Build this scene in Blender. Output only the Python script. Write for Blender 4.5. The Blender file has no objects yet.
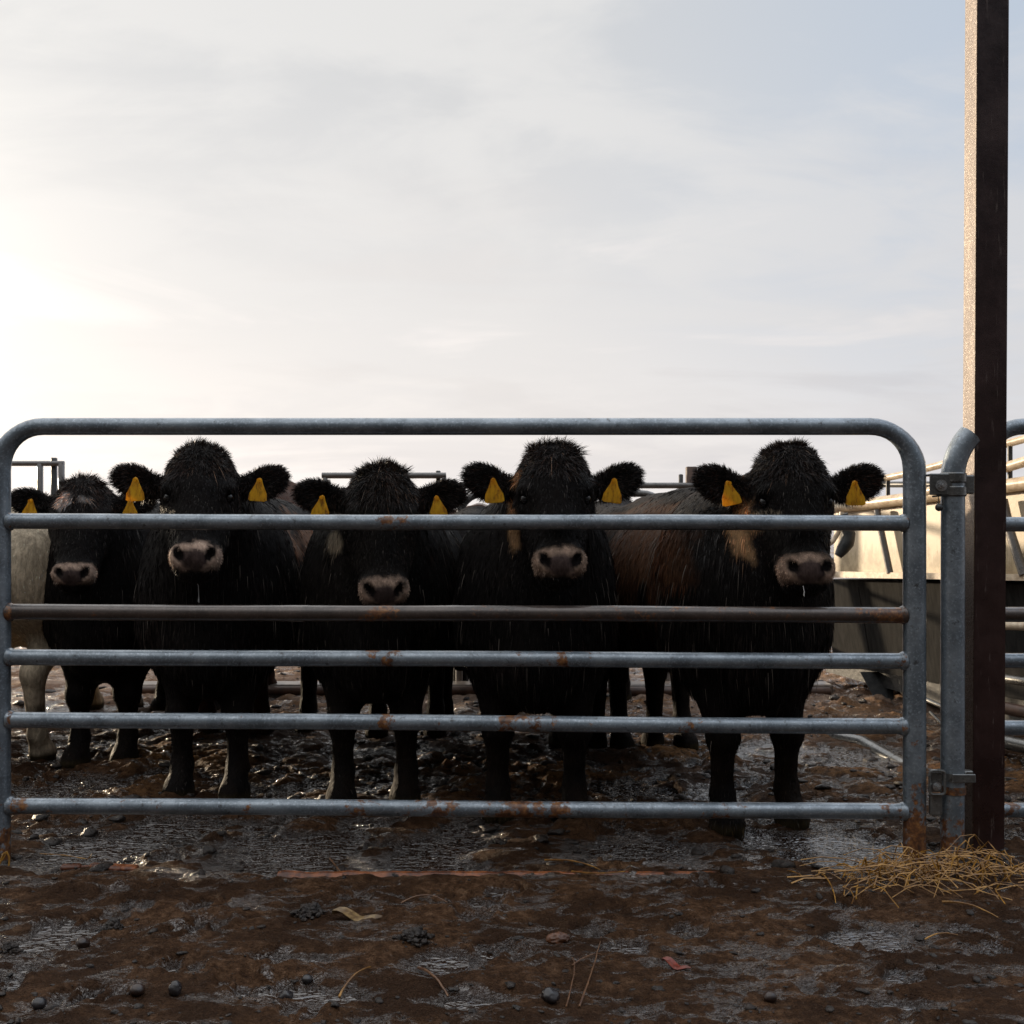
import bpy, math, random
import numpy as np
from mathutils import Vector, Matrix, noise as mnoise
rng = np.random.default_rng(7)
random.seed(7)
S = bpy.context.scene
COL = S.collection
F = 1138.0          # focal length in pixels
CZ = 1.133          # eye height
R = math.radians

def at(px, py, Y):
    return Vector(((px-512)*Y/F, Y, CZ-(py-512)*Y/F))
def ground_pt(px, py):
    Y = F*CZ/(py-512.0)
    return ((px-512)*Y/F, Y)

# ------------------------------------------------------------------ tagging
def tag(o, label=None, cat=None, group=None, kind=None):
    if label: o['label'] = label
    if cat: o['category'] = cat
    if group: o['group'] = group
    if kind: o['kind'] = kind
    return o
def empty(name, loc, label, cat, group=None):
    o = bpy.data.objects.new(name, None); COL.objects.link(o)
    o.location = loc; o.empty_display_size = .1
    return tag(o, label, cat, group)

# ------------------------------------------------------------------ meshes
def np_mesh(name, V, faces, smooth=True, attrs=None):
    """faces: list of int arrays (n,k)"""
    me = bpy.data.meshes.new(name)
    V = np.asarray(V, np.float32)
    me.vertices.add(len(V)); me.vertices.foreach_set('co', V.ravel())
    faces = [np.asarray(f, np.int32) for f in faces if len(f)]
    nl = sum(f.size for f in faces); nf = sum(len(f) for f in faces)
    me.loops.add(nl); me.polygons.add(nf)
    me.loops.foreach_set('vertex_index', np.concatenate([f.ravel() for f in faces]))
    tot = np.concatenate([np.full(len(f), f.shape[1], np.int32) for f in faces])
    st = np.concatenate([[0], np.cumsum(tot)[:-1]]).astype(np.int32)
    me.polygons.foreach_set('loop_start', st)
    me.polygons.foreach_set('use_smooth', np.full(nf, smooth, bool))
    me.update(calc_edges=True); me.validate()
    if attrs:
        for k, a in attrs.items():
            a = np.asarray(a, np.float32)
            if a.ndim == 2:
                at_ = me.attributes.new(k, 'FLOAT_COLOR', 'POINT')
                c = np.ones((len(V), 4), np.float32); c[:, :3] = a[:, :3]
                at_.data.foreach_set('color', c.ravel())
            else:
                at_ = me.attributes.new(k, 'FLOAT', 'POINT')
                at_.data.foreach_set('value', a.ravel())
    return me
def obj(name, me, mat, parent=None, loc=None):
    o = bpy.data.objects.new(name, me); COL.objects.link(o)
    if mat: me.materials.append(mat)
    if parent:
        o.parent = parent
    if loc is not None: o.location = loc
    return o

class MB:
    def __init__(s, org=(0, 0, 0)):
        s.v = []; s.f = []; s.org = Vector(org); s.a = []
    def add(s, vs, fs, a=0.0):
        n = len(s.v)
        for i, v in enumerate(vs):
            s.v.append(tuple(Vector(v)-s.org)); s.a.append(a[i] if hasattr(a, '__len__') else a)
        for f in fs: s.f.append(tuple(i+n for i in f))
    def tube(s, pts, r, seg=14, caps=True, rust=None, wob=0.0):
        pts = [Vector(p) for p in pts]; n = len(pts)
        rr = r if hasattr(r, '__len__') else [r]*n
        vs = []; a = []
        t0 = (pts[1]-pts[0]).normalized()
        up = Vector((0, 0, 1)) if abs(t0.z) < .9 else Vector((1, 0, 0))
        u = (up - t0*up.dot(t0)).normalized()
        for i in range(n):
            t = (pts[min(i+1, n-1)]-pts[max(i-1, 0)]).normalized()
            u = (u - t*u.dot(t)).normalized(); w = t.cross(u)
            for k in range(seg):
                an = 2*math.pi*k/seg
                q = rr[i]*(1+wob*random.uniform(-1, 1))
                p = pts[i]+(u*math.cos(an)+w*math.sin(an))*q
                vs.append(p); a.append(rust(p) if rust else 0.0)
        fs = []
        for i in range(n-1):
            for k in range(seg):
                k2 = (k+1) % seg
                fs.append((i*seg+k, i*seg+k2, (i+1)*seg+k2, (i+1)*seg+k))
        if caps:
            fs.append(tuple(range(seg-1, -1, -1))); fs.append(tuple((n-1)*seg+k for k in range(seg)))
        s.add(vs, fs, a)
    def box(s, c, sz, rot=None, bev=0.0, a=0.0):
        c = Vector(c); x, y, z = sz[0]/2, sz[1]/2, sz[2]/2
        b = min(bev, x*.9, y*.9, z*.9)
        M = rot if rot is not None else Matrix.Identity(3)
        if b <= 0:
            vs = [Vector((i*x, j*y, k*z)) for i in (-1, 1) for j in (-1, 1) for k in (-1, 1)]
            fs = [(0, 1, 3, 2), (4, 6, 7, 5), (0, 4, 5, 1), (2, 3, 7, 6), (0, 2, 6, 4), (1, 5, 7, 3)]
            s.add([c+M@v for v in vs], fs, a); return
        vs = []; idx = {}
        for i in (-1, 1):
            for j in (-1, 1):
                for k in (-1, 1):
                    for ax in range(3):
                        v = [i*(x-b), j*(y-b), k*(z-b)]
                        v[ax] = (i*x, j*y, k*z)[ax]
                        idx[(i, j, k, ax)] = len(vs); vs.append(Vector(v))
        fs = []
        g = lambda i, j, k, ax: idx[(i, j, k, ax)]
        for q in (-1, 1):
            fs.append([g(q, -1, -1, 0), g(q, 1, -1, 0), g(q, 1, 1, 0), g(q, -1, 1, 0)][::q])
            fs.append([g(-1, q, -1, 1), g(-1, q, 1, 1), g(1, q, 1, 1), g(1, q, -1, 1)][::q])
            fs.append([g(-1, -1, q, 2), g(1, -1, q, 2), g(1, 1, q, 2), g(-1, 1, q, 2)][::q])
        for j in (-1, 1):
            for k in (-1, 1):
                fs.append((g(-1, j, k, 1), g(1, j, k, 1), g(1, j, k, 2), g(-1, j, k, 2)))
                fs.append((g(j, -1, k, 0), g(j, 1, k, 0), g(j, 1, k, 2), g(j, -1, k, 2)))
                fs.append((g(j, k, -1, 0), g(j, k, 1, 0), g(j, k, 1, 1), g(j, k, -1, 1)))
        for i in (-1, 1):
            for j in (-1, 1):
                for k in (-1, 1):
                    fs.append((g(i, j, k, 0), g(i, j, k, 1), g(i, j, k, 2)))
        s.add([c+M@v for v in vs], fs, a)
    def prism(s, poly, depth):
        """poly: list of Vectors, depth: Vector"""
        n = len(poly); vs = [Vector(p) for p in poly]+[Vector(p)+Vector(depth) for p in poly]
        fs = [tuple(range(n-1, -1, -1)), tuple(range(n, 2*n))]
        for i in range(n):
            j = (i+1) % n; fs.append((i, j, n+j, n+i))
        s.add(vs, fs)
    def build(s, name, mat, parent=None, smooth=True, loc=None, sharp=50):
        me = bpy.data.meshes.new(name); me.from_pydata(s.v, [], s.f)
        import bmesh
        bm = bmesh.new(); bm.from_mesh(me); bmesh.ops.recalc_face_normals(bm, faces=bm.faces[:])
        if smooth:
            for e in bm.edges:
                if len(e.link_faces) == 2 and e.calc_face_angle(0) > R(sharp): e.smooth = False
            for f in bm.faces: f.smooth = True
        bm.to_mesh(me); bm.free()
        at_ = me.attributes.new('rust', 'FLOAT', 'POINT'); at_.data.foreach_set('value', np.array(s.a, np.float32))
        return obj(name, me, mat, parent, loc)

# ------------------------------------------------------------------ numpy noise
_T = np.random.default_rng(3).random((256, 256)).astype(np.float32)
def vn(x, y, seed=0):
    x = x+seed*17.31; y = y+seed*9.77
    xi = np.floor(x).astype(int); yi = np.floor(y).astype(int)
    fx = x-xi; fy = y-yi; fx = fx*fx*fx*(fx*(fx*6-15)+10); fy = fy*fy*fy*(fy*(fy*6-15)+10)
    g = lambda a, b: _T[(a) & 255, (b) & 255]
    return ((g(xi, yi)*(1-fx)+g(xi+1, yi)*fx)*(1-fy)+(g(xi, yi+1)*(1-fx)+g(xi+1, yi+1)*fx)*fy)*2-1
def fbm(x, y, oct=4, seed=0, gain=.5):
    s = 0; a = 1.0; t = 0
    for o in range(oct):
        s = s+a*vn(x*2**o+o*3.3, y*2**o-o*5.1, seed+o); t += a; a *= gain
    return s/t

# ------------------------------------------------------------------ materials
def mat(name, base=(.5, .5, .5), rough=.5, metal=0., spec=.5, ior=1.5):
    m = bpy.data.materials.new(name); m.use_nodes = True
    n = m.node_tree.nodes; b = n['Principled BSDF']
    b.inputs['Base Color'].default_value = (*base, 1); b.inputs['Roughness'].default_value = rough
    b.inputs['Metallic'].default_value = metal; b.inputs['IOR'].default_value = ior
    return m, m.node_tree, b
def N(nt, t, **kw):
    n = nt.nodes.new(t)
    for k, v in kw.items(): setattr(n, k, v)
    return n
def noise_tex(nt, scale, detail=4, rough=.55, vec=None, dist=0):
    n = N(nt, 'ShaderNodeTexNoise'); n.inputs['Scale'].default_value = scale
    n.inputs['Detail'].default_value = detail; n.inputs['Roughness'].default_value = rough
    n.inputs['Distortion'].default_value = dist
    if vec: nt.links.new(vec, n.inputs['Vector'])
    return n.outputs['Fac']
def coords(nt, scale=(1, 1, 1), kind='Object'):
    t = N(nt, 'ShaderNodeTexCoord'); m = N(nt, 'ShaderNodeMapping'); m.inputs['Scale'].default_value = scale
    nt.links.new(t.outputs[kind], m.inputs[0]); return m.outputs[0]
def ramp(nt, fac, stops):
    r = N(nt, 'ShaderNodeValToRGB'); el = r.color_ramp.elements
    el[0].position = stops[0][0]; el[0].color = (*stops[0][1], 1)
    el[1].position = stops[-1][0]; el[1].color = (*stops[-1][1], 1)
    for p, c in stops[1:-1]:
        e = el.new(p); e.color = (*c, 1)
    nt.links.new(fac, r.inputs[0]); return r.outputs[0]
def mix(nt, fac, a, b):
    m = N(nt, 'ShaderNodeMix', data_type='RGBA')
    for inp, v in ((m.inputs[0], fac), (m.inputs[6], a), (m.inputs[7], b)):
        if isinstance(v, tuple): inp.default_value = (*v, 1)
        elif isinstance(v, (int, float)): inp.default_value = v
        else: nt.links.new(v, inp)
    return m.outputs[2]
def mth(nt, op, a, b=None, c=None, clamp=False):
    m = N(nt, 'ShaderNodeMath', operation=op, use_clamp=clamp)
    for i, v in enumerate((a, b, c)):
        if v is None: continue
        if isinstance(v, (int, float)): m.inputs[i].default_value = v
        else: nt.links.new(v, m.inputs[i])
    return m.outputs[0]
def attr(nt, name, col=False):
    a = N(nt, 'ShaderNodeAttribute', attribute_name=name)
    return a.outputs['Color' if col else 'Fac']
def bump(nt, h, b, strength=.3, dist=.01):
    n = N(nt, 'ShaderNodeBump'); n.inputs['Strength'].default_value = strength; n.inputs['Distance'].default_value = dist
    nt.links.new(h, n.inputs['Height']); nt.links.new(n.outputs[0], b.inputs['Normal'])
def rampv(nt, fac, lo, hi, v0=0., v1=1.):
    m = N(nt, 'ShaderNodeMapRange'); m.interpolation_type = 'SMOOTHSTEP'
    nt.links.new(fac, m.inputs[0])
    for i, v in zip((1, 2, 3, 4), (lo, hi, v0, v1)): m.inputs[i].default_value = v
    return m.outputs[0]

def galv(name, c0, c1, metal=.55, rough=.42, rustamt=1.0):
    m, nt, b = mat(name, c1, rough, metal)
    v = coords(nt, (1, 1, 1))
    n1 = noise_tex(nt, 9, 5, .6, v); n2 = noise_tex(nt, 120, 3, .6, v); n3 = noise_tex(nt, 35, 6, .7, v)
    base = mix(nt, rampv(nt, n1, .35, .65), c0, c1)
    base = mix(nt, rampv(nt, n2, .5, .72, 0, .55), base, tuple(min(1, x*1.7) for x in c1))
    base = mix(nt, rampv(nt, n3, .58, .70, 0, .75), base, (.035, .03, .028))
    r = attr(nt, 'rust')
    nr = noise_tex(nt, 26, 6, .7, v)
    rm = mth(nt, 'MULTIPLY', r, rustamt)
    k = rampv(nt, mth(nt, 'ADD', rm, mth(nt, 'MULTIPLY', mth(nt, 'SUBTRACT', nr, .5), 2.4)), .40, .62)
    rc = ramp(nt, noise_tex(nt, 60, 4, .6, v), [(.3, (.035, .014, .007)), (.5, (.13, .045, .012)), (.7, (.30, .13, .035))])
    base = mix(nt, k, base, rc)
    nt.links.new(base, b.inputs['Base Color'])
    nt.links.new(mth(nt, 'MULTIPLY', mth(nt, 'SUBTRACT', 1.0, k), metal), b.inputs['Metallic'])
    ro = mth(nt, 'ADD', mth(nt, 'MULTIPLY', k, .3), rampv(nt, n3, .3, .7, rough-.12, rough+.15))
    nt.links.new(ro, b.inputs['Roughness'])
    bump(nt, mth(nt, 'ADD', n2, mth(nt, 'MULTIPLY', n3, 1.5)), b, .35, .002)
    b.inputs['Coat Weight'].default_value = .7; b.inputs['Coat Roughness'].default_value = .1
    return m
M_galv = galv('galvanised_steel', (.14, .17, .20), (.25, .29, .33))
M_brownrail = galv('rusted_brown_steel', (.045, .034, .030), (.075, .056, .048), .35, .4, 1.2)
M_farsteel = galv('weathered_far_steel', (.09, .085, .082), (.14, .13, .125), .2, .5)

def post_mat():
    m, nt, b = mat('brown_wet_steel_paint', (.026, .009, .009), .32)
    v = coords(nt, (1, 1, .12)); v2 = coords(nt)
    streak = noise_tex(nt, 60, 5, .6, v); fine = noise_tex(nt, 90, 4, .65, v2); blot = noise_tex(nt, 5, 6, .7, v2)
    c = mix(nt, rampv(nt, blot, .35, .7), (.016, .006, .006), (.034, .012, .010))
    c = mix(nt, rampv(nt, streak, .60, .70, 0, .7), c, (.13, .10, .09))
    nt.links.new(c, b.inputs['Base Color'])
    nt.links.new(rampv(nt, blot, .3, .7, .2, .5), b.inputs['Roughness'])
    bump(nt, mth(nt, 'ADD', streak, fine), b, .3, .002)
    b.inputs['Coat Weight'].default_value = .3; b.inputs['Coat Roughness'].default_value = .15
    return m
M_post = post_mat()
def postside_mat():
    m, nt, b = mat('sun_painted_side', (.5, .4, .3), .35)  # sun glare on the post's left face put into the colour
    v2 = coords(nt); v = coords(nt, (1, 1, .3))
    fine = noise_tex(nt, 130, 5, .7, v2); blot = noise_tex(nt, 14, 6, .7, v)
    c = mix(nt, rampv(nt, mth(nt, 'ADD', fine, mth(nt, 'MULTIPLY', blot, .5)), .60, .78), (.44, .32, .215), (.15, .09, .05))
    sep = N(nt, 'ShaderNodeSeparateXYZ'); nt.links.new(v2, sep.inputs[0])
    up = rampv(nt, mth(nt, 'ADD', sep.outputs[2], mth(nt, 'MULTIPLY', blot, .4)), 1.05, 1.35)  # lower part coloured dark for the shadow falling there
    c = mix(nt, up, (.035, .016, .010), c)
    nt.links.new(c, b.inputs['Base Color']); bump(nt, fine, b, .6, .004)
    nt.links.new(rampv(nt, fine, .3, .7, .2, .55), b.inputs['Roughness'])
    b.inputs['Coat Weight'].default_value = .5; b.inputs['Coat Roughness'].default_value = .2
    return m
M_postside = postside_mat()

def coat_mat(name, rough=.42, hair=False):
    m, nt, b = mat(name, (.02, .02, .02), rough)
    c = attr(nt, 'col', True); v = coords(nt, (1, 1, .35))
    n = noise_tex(nt, 55, 5, .65, v)
    if not hair:
        c = mix(nt, rampv(nt, n, .35, .7), mix(nt, .45, c, (.0, .0, .0)), c)
        nt.links.new(rampv(nt, n, .3, .7, rough-.12, rough+.2), b.inputs['Roughness'])
        bump(nt, n, b, .8, .012)
    nt.links.new(c, b.inputs['Base Color'])
    b.inputs['Specular IOR Level'].default_value = .3; b.inputs['IOR'].default_value = 1.36 if hair else 1.2
    return m
M_body = coat_mat('wet_hide', .62); M_hair = coat_mat('wet_hair', .48, True)
M_eye, _, _ = mat('wet_eye', (.006, .005, .005), .05)
def tag_mat():
    m, nt, b = mat('yellow_plastic_tag', (.62, .36, .02), .4)
    v = coords(nt, (1, 1, .3)); n = noise_tex(nt, 90, 4, .7, v)
    nt.links.new(ramp(nt, n, [(.36, (.12, .05, .004)), (.47, (.60, .33, .01)), (.7, (.85, .56, .02))]), b.inputs['Base Color'])
    b.inputs['Subsurface Weight'].default_value = 0
    t = N(nt, 'ShaderNodeBsdfTranslucent'); t.inputs[0].default_value = (.95, .5, .03, 1)
    mx = N(nt, 'ShaderNodeMixShader'); mx.inputs[0].default_value = .4
    out = nt.nodes['Material Output']
    nt.links.new(b.outputs[0], mx.inputs[1]); nt.links.new(t.outputs[0], mx.inputs[2]); nt.links.new(mx.outputs[0], out.inputs[0])
    return m
M_tag = tag_mat()
M_drip, _, _b = mat('water_drip', (.9, .9, .9), .03, ior=1.33); _b.inputs['Transmission Weight'].default_value = .6

def mud_mat():
    m, nt, b = mat('wet_mud', (.04, .025, .018), .4)
    v = coords(nt); w = attr(nt, 'wet')
    n1 = noise_tex(nt, 2.6, 6, .62, v); n2 = noise_tex(nt, 34, 7, .72, v); n3 = noise_tex(nt, 210, 5, .75, v)
    vs = coords(nt, (1, 2.4, 1)); n4 = noise_tex(nt, 34, 2, .5, vs, 2.4)
    vo = N(nt, 'ShaderNodeTexVoronoi'); vo.inputs['Scale'].default_value = 95; nt.links.new(v, vo.inputs['Vector'])
    film = rampv(nt, mth(nt, 'ADD', noise_tex(nt, 5.5, 6, .65, vs, .8), mth(nt, 'MULTIPLY', w, .3)), .53, .59)
    c = ramp(nt, n2, [(.32, (.020, .008, .003)), (.5, (.088, .042, .019)), (.68, (.19, .105, .058))])
    c = mix(nt, rampv(nt, n1, .40, .60, 0, .9), c, (.036, .016, .007))
    c = mix(nt, rampv(nt, n3, .58, .68, 0, .55), c, (.20, .125, .08))
    c = mix(nt, rampv(nt, n3, .42, .34, 0, .7), c, (.008, .005, .004))
    c = mix(nt, mth(nt, 'MULTIPLY', film, .55), c, (.034, .015, .006))
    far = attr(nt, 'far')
    c = mix(nt, far, c, mix(nt, rampv(nt, n1, .4, .6), (.46, .33, .25), (.22, .13, .085)))  # far mud lightened in colour, standing in for sky reflected off wet ground
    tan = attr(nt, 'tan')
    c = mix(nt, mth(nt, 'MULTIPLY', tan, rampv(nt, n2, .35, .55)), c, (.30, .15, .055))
    c = mix(nt, mth(nt, 'MULTIPLY', w, .7), c, (.012, .007, .005))
    nt.links.new(c, b.inputs['Base Color'])
    b.inputs['Roughness'].default_value = .6
    nt.links.new(mix(nt, film, (.62, .62, .62), (.2, .2, .2)), b.inputs['Roughness'])
    b.inputs['Coat Roughness'].default_value = .08; b.inputs['Coat IOR'].default_value = 1.9; b.inputs['Specular IOR Level'].default_value = .10
    nt.links.new(mth(nt, 'ADD', mth(nt, 'MULTIPLY', film, 1.0), .0), b.inputs['Coat Weight'])
    big = N(nt, 'ShaderNodeBump'); big.inputs['Strength'].default_value = .9; big.inputs['Distance'].default_value = .026
    nt.links.new(mth(nt, 'ADD', n4, mth(nt, 'MULTIPLY', n2, .9)), big.inputs['Height'])
    fine = N(nt, 'ShaderNodeBump'); fine.inputs['Distance'].default_value = .0045
    nt.links.new(mth(nt, 'SUBTRACT', 1.0, mth(nt, 'MULTIPLY', film, .7)), fine.inputs['Strength'])
    nt.links.new(mth(nt, 'ADD', n3, mth(nt, 'MULTIPLY', vo.outputs['Distance'], -.6)), fine.inputs['Height'])
    nt.links.new(big.outputs[0], fine.inputs['Normal']); nt.links.new(fine.outputs[0], b.inputs['Normal'])
    cn = N(nt, 'ShaderNodeBump'); cn.inputs['Strength'].default_value = 1.0; cn.inputs['Distance'].default_value = .03
    nt.links.new(mth(nt, 'ADD', n4, mth(nt, 'MULTIPLY', n2, .12)), cn.inputs['Height']); nt.links.new(cn.outputs[0], b.inputs['Coat Normal'])
    return m
M_mud = mud_mat()
def water_mat():
    m, nt, b = mat('muddy_water', (.020, .009, .004), .04, ior=2.1)
    v = coords(nt, (1, 1.9, 1)); n = noise_tex(nt, 22, 1.5, .5, v, 1.4); n2 = noise_tex(nt, 6, 4, .6, v)
    bump(nt, mth(nt, 'ADD', n, mth(nt, 'MULTIPLY', n2, .6)), b, 1.0, .018)
    return m
M_water = water_mat()
def clod_mat():
    m, nt, b = mat('mud_clod', (.02, .012, .009), .45)
    v = coords(nt); n = noise_tex(nt, 60, 5, .7, v)
    nt.links.new(ramp(nt, n, [(.35, (.006, .004, .003)), (.65, (.032, .020, .014))]), b.inputs['Base Color'])
    bump(nt, n, b, .9, .01); nt.links.new(rampv(nt, n, .3, .7, .25, .6), b.inputs['Roughness'])
    return m
M_clod = clod_mat()
def simple_noise(name, a, b_, rough=.5, scale=40, metal=0, bs=.4):
    m, nt, b = mat(name, a, rough, metal); v = coords(nt); n = noise_tex(nt, scale, 5, .65, v)
    nt.links.new(mix(nt, rampv(nt, n, .35, .65), a, b_), b.inputs['Base Color']); bump(nt, n, b, bs, .004)
    return m
M_straw = simple_noise('wet_straw', (.44, .22, .035), (.14, .06, .012), .35, 22)
M_twig = simple_noise('dead_stalk', (.16, .075, .03), (.07, .03, .015), .4, 60)
M_stone = simple_noise('wet_dark_stone', (.012, .010, .012), (.028, .024, .024), .22, 30)
M_stone2 = simple_noise('wet_brown_stone', (.035, .018, .012), (.018, .010, .008), .3, 30)
M_leaf = simple_noise('dead_leaf', (.26, .17, .07), (.10, .055, .02), .4, 50)
M_red = simple_noise('red_scrap', (.20, .026, .010), (.10, .018, .008), .35, 50)
M_orange = simple_noise('orange_clay', (.11, .036, .010), (.05, .018, .007), .4, 40)
def rustbar_mat():
    m, nt, b = mat('rusty_bar', (.2, .06, .02), .4); v = coords(nt); n = noise_tex(nt, 22, 6, .7, v)
    nt.links.new(ramp(nt, n, [(.3, (.02, .010, .008)), (.45, (.09, .026, .010)), (.6, (.27, .08, .02)), (.75, (.10, .06, .045))]), b.inputs['Base Color'])
    bump(nt, n, b, .7, .006); return m
M_rustbar = rustbar_mat()
def cream_mat():
    m, nt, b = mat('cream_paint', (.7, .6, .45), .4)
    v = coords(nt); sep = N(nt, 'ShaderNodeSeparateXYZ'); nt.links.new(v, sep.inputs[0])
    vs = coords(nt, (6, 6, .8)); st = noise_tex(nt, 7, 6, .7, vs); n = noise_tex(nt, 14, 6, .7, v)
    k = rampv(nt, mth(nt, 'ADD', sep.outputs[2], mth(nt, 'MULTIPLY', mth(nt, 'SUBTRACT', st, .5), .35)), .86, .98, 1, 0)
    c = mix(nt, rampv(nt, n, .5, .75, 0, .5), (.56, .455, .32), (.40, .32, .215))
    c = mix(nt, k, c, mix(nt, rampv(nt, n, .4, .6), (.44, .35, .22), (.29, .22, .13)))
    nt.links.new(c, b.inputs['Base Color']); bump(nt, n, b, .15, .004); return m
M_cream = cream_mat()
def panel_mat():
    m, nt, b = mat('dirty_shaded_panel', (.15, .14, .13), .9, 0.)  # dirty grey steel, darkened further for the shade on this side
    b.inputs['Specular IOR Level'].default_value = .15
    vs = coords(nt, (9, 9, .5)); st = noise_tex(nt, 5, 6, .7, vs); n = noise_tex(nt, 10, 6, .7, coords(nt))
    c = mix(nt, rampv(nt, st, .35, .65), (.013, .013, .013), (.028, .027, .026)); c = mix(nt, rampv(nt, n, .55, .7, 0, .6), c, (.02, .018, .016))
    nt.links.new(c, b.inputs['Base Color']); bump(nt, st, b, .2, .004); return m
M_panel = panel_mat()
M_pipecream = simple_noise('cream_pipe', (.74, .62, .47), (.50, .38, .26), .35, 24, 0, .2)
M_darksteel = simple_noise('dark_steel', (.03, .032, .034), (.06, .06, .06), .4, 30, .2)
M_bracket = galv('bracket_steel', (.08, .08, .078), (.16, .16, .155), .6, .35)
M_bolt = galv('bolt_steel', (.32, .33, .34), (.5, .5, .5), .8, .25)
M_concrete = simple_noise('wet_kerb', (.20, .165, .14), (.12, .095, .08), .35, 20)
M_wood = simple_noise('brown_timber', (.09, .045, .028), (.05, .026, .018), .5, 18)

# ------------------------------------------------------------------ world, sun
SAZ, SEL = R(-47), R(7)
sd = Vector((math.sin(SAZ)*math.cos(SEL), math.cos(SAZ)*math.cos(SEL), math.sin(SEL)))
def make_world():
    w = bpy.data.worlds.new('World'); S.world = w; w.use_nodes = True; nt = w.node_tree
    bg = nt.nodes['Background']; bg.inputs[1].default_value = .1
    sky = N(nt, 'ShaderNodeTexSky', sky_type='NISHITA'); sky.sun_disc = False
    sky.sun_elevation = SEL; sky.sun_rotation = SAZ; sky.air_density = 1.2; sky.dust_density = 3
    tc = N(nt, 'ShaderNodeTexCoord'); nm = N(nt, 'ShaderNodeVectorMath', operation='NORMALIZE')
    nt.links.new(tc.outputs['Generated'], nm.inputs[0]); d = nm.outputs[0]
    dp = N(nt, 'ShaderNodeVectorMath', operation='DOT_PRODUCT'); nt.links.new(d, dp.inputs[0]); dp.inputs[1].default_value = sd
    c = mth(nt, 'MAXIMUM', dp.outputs['Value'], 0.0)
    sep = N(nt, 'ShaderNodeSeparateXYZ'); nt.links.new(d, sep.inputs[0]); z = mth(nt, 'MAXIMUM', sep.outputs[2], 0.0)
    # cloud deck coordinates (perspective of a layer overhead)
    iz = mth(nt, 'DIVIDE', 1.0, mth(nt, 'ADD', z, .22))
    vm = N(nt, 'ShaderNodeVectorMath', operation='SCALE'); nt.links.new(d, vm.inputs[0]); nt.links.new(iz, vm.inputs['Scale'])
    mp = N(nt, 'ShaderNodeMapping'); mp.inputs['Scale'].default_value = (.75, 1.15, .0); mp.inputs['Rotation'].default_value = (0, 0, R(14)); mp.inputs['Location'].default_value = (1.3, .4, 0)
    nt.links.new(vm.outputs[0], mp.inputs[0])
    n1 = noise_tex(nt, 1.7, 6, .52, mp.outputs[0], .9); n2 = noise_tex(nt, 4.5, 6, .6, mp.outputs[0], .8)
    cl = mth(nt, 'ADD', mth(nt, 'MULTIPLY', n1, .7), mth(nt, 'MULTIPLY', n2, .3))
    cv = rampv(nt, cl, .39, .58)                       # 0 gap, 1 bright cloud
    hor = mth(nt, 'POWER', 2.718, mth(nt, 'MULTIPLY', z, -5.0))
    wide = mth(nt, 'POWER', c, 5.0); mid = mth(nt, 'POWER', c, 28.0); core = mth(nt, 'POWER', c, 160.0)
    # blueness away from the sun
    right = rampv(nt, sep.outputs[0], -.05, .5)
    gap = mix(nt, right, (.63, .65, .675), (.47, .58, .73))
    cloudc = mix(nt, right, (.80, .80, .795), (.68, .71, .76))
    base = mix(nt, cv, gap, cloudc)
    low = mix(nt, right, (1.0, .94, .905), (.80, .785, .80))
    base = mix(nt, mth(nt, 'MULTIPLY', hor, 1.25, None, True), base, mix(nt, mth(nt, 'MULTIPLY', cv, .75), low, mix(nt, .5, low, (.66, .65, .68))))
    ms = N(nt, 'ShaderNodeMapping'); ms.inputs['Scale'].default_value = (2.6, 1.2, 15); ms.inputs['Rotation'].default_value = (0, R(-4), 0); nt.links.new(d, ms.inputs[0])
    st = noise_tex(nt, 1.0, 5, .55, ms.outputs[0], .7)
    band = mth(nt, 'MULTIPLY', rampv(nt, z, .0, .07), rampv(nt, z, .34, .14))
    base = mix(nt, mth(nt, 'MULTIPLY', mth(nt, 'MULTIPLY', rampv(nt, st, .54, .68), band), .55), base, mix(nt, right, (.80, .765, .755), (.60, .60, .645)))
    base = mix(nt, mth(nt, 'MULTIPLY', mth(nt, 'MULTIPLY', rampv(nt, st, .46, .34), band), .7), base, mix(nt, right, (1.0, .94, .915), (.82, .79, .79)))
    def addc(a, col, f):
        v = N(nt, 'ShaderNodeVectorMath', operation='SCALE'); v.inputs[0].default_value = col
        nt.links.new(f, v.inputs['Scale'])
        s = N(nt, 'ShaderNodeVectorMath', operation='ADD'); nt.links.new(a, s.inputs[0]); nt.links.new(v.outputs[0], s.inputs[1])
        return s.outputs[0]
    lowz = mth(nt, 'POWER', 2.718, mth(nt, 'MULTIPLY', z, -2.2))
    base = addc(base, (.30, .28, .25), mth(nt, 'MULTIPLY', wide, lowz)); base = addc(base, (1.3, 1.2, 1.0), mid); base = addc(base, (9, 8, 6.3), core)
    # unseen sky dimmed behind the viewer for contrast, brightened overhead for fill
    dk = rampv(nt, mth(nt, 'ADD', sep.outputs[1], mth(nt, 'MULTIPLY', z, .95)), -.75, .60, .09, 1.0)
    sc = N(nt, 'ShaderNodeVectorMath', operation='SCALE'); nt.links.new(base, sc.inputs[0]); nt.links.new(mth(nt, 'MULTIPLY', mth(nt, 'MULTIPLY', dk, rampv(nt, z, .45, .8, 1.0, 2.3)), 10.0), sc.inputs['Scale'])
    out = mix(nt, .93, sky.outputs[0], sc.outputs[0])
    nt.links.new(out, bg.inputs[0])
make_world()
L = bpy.data.lights.new('sun', 'SUN'); L.energy = 5.0; L.angle = R(1.5); L.color = (1, .80, .56)
lo = bpy.data.objects.new('sun', L); COL.objects.link(lo); lo.rotation_euler = sd.to_track_quat('Z', 'Y').to_euler()

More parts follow.
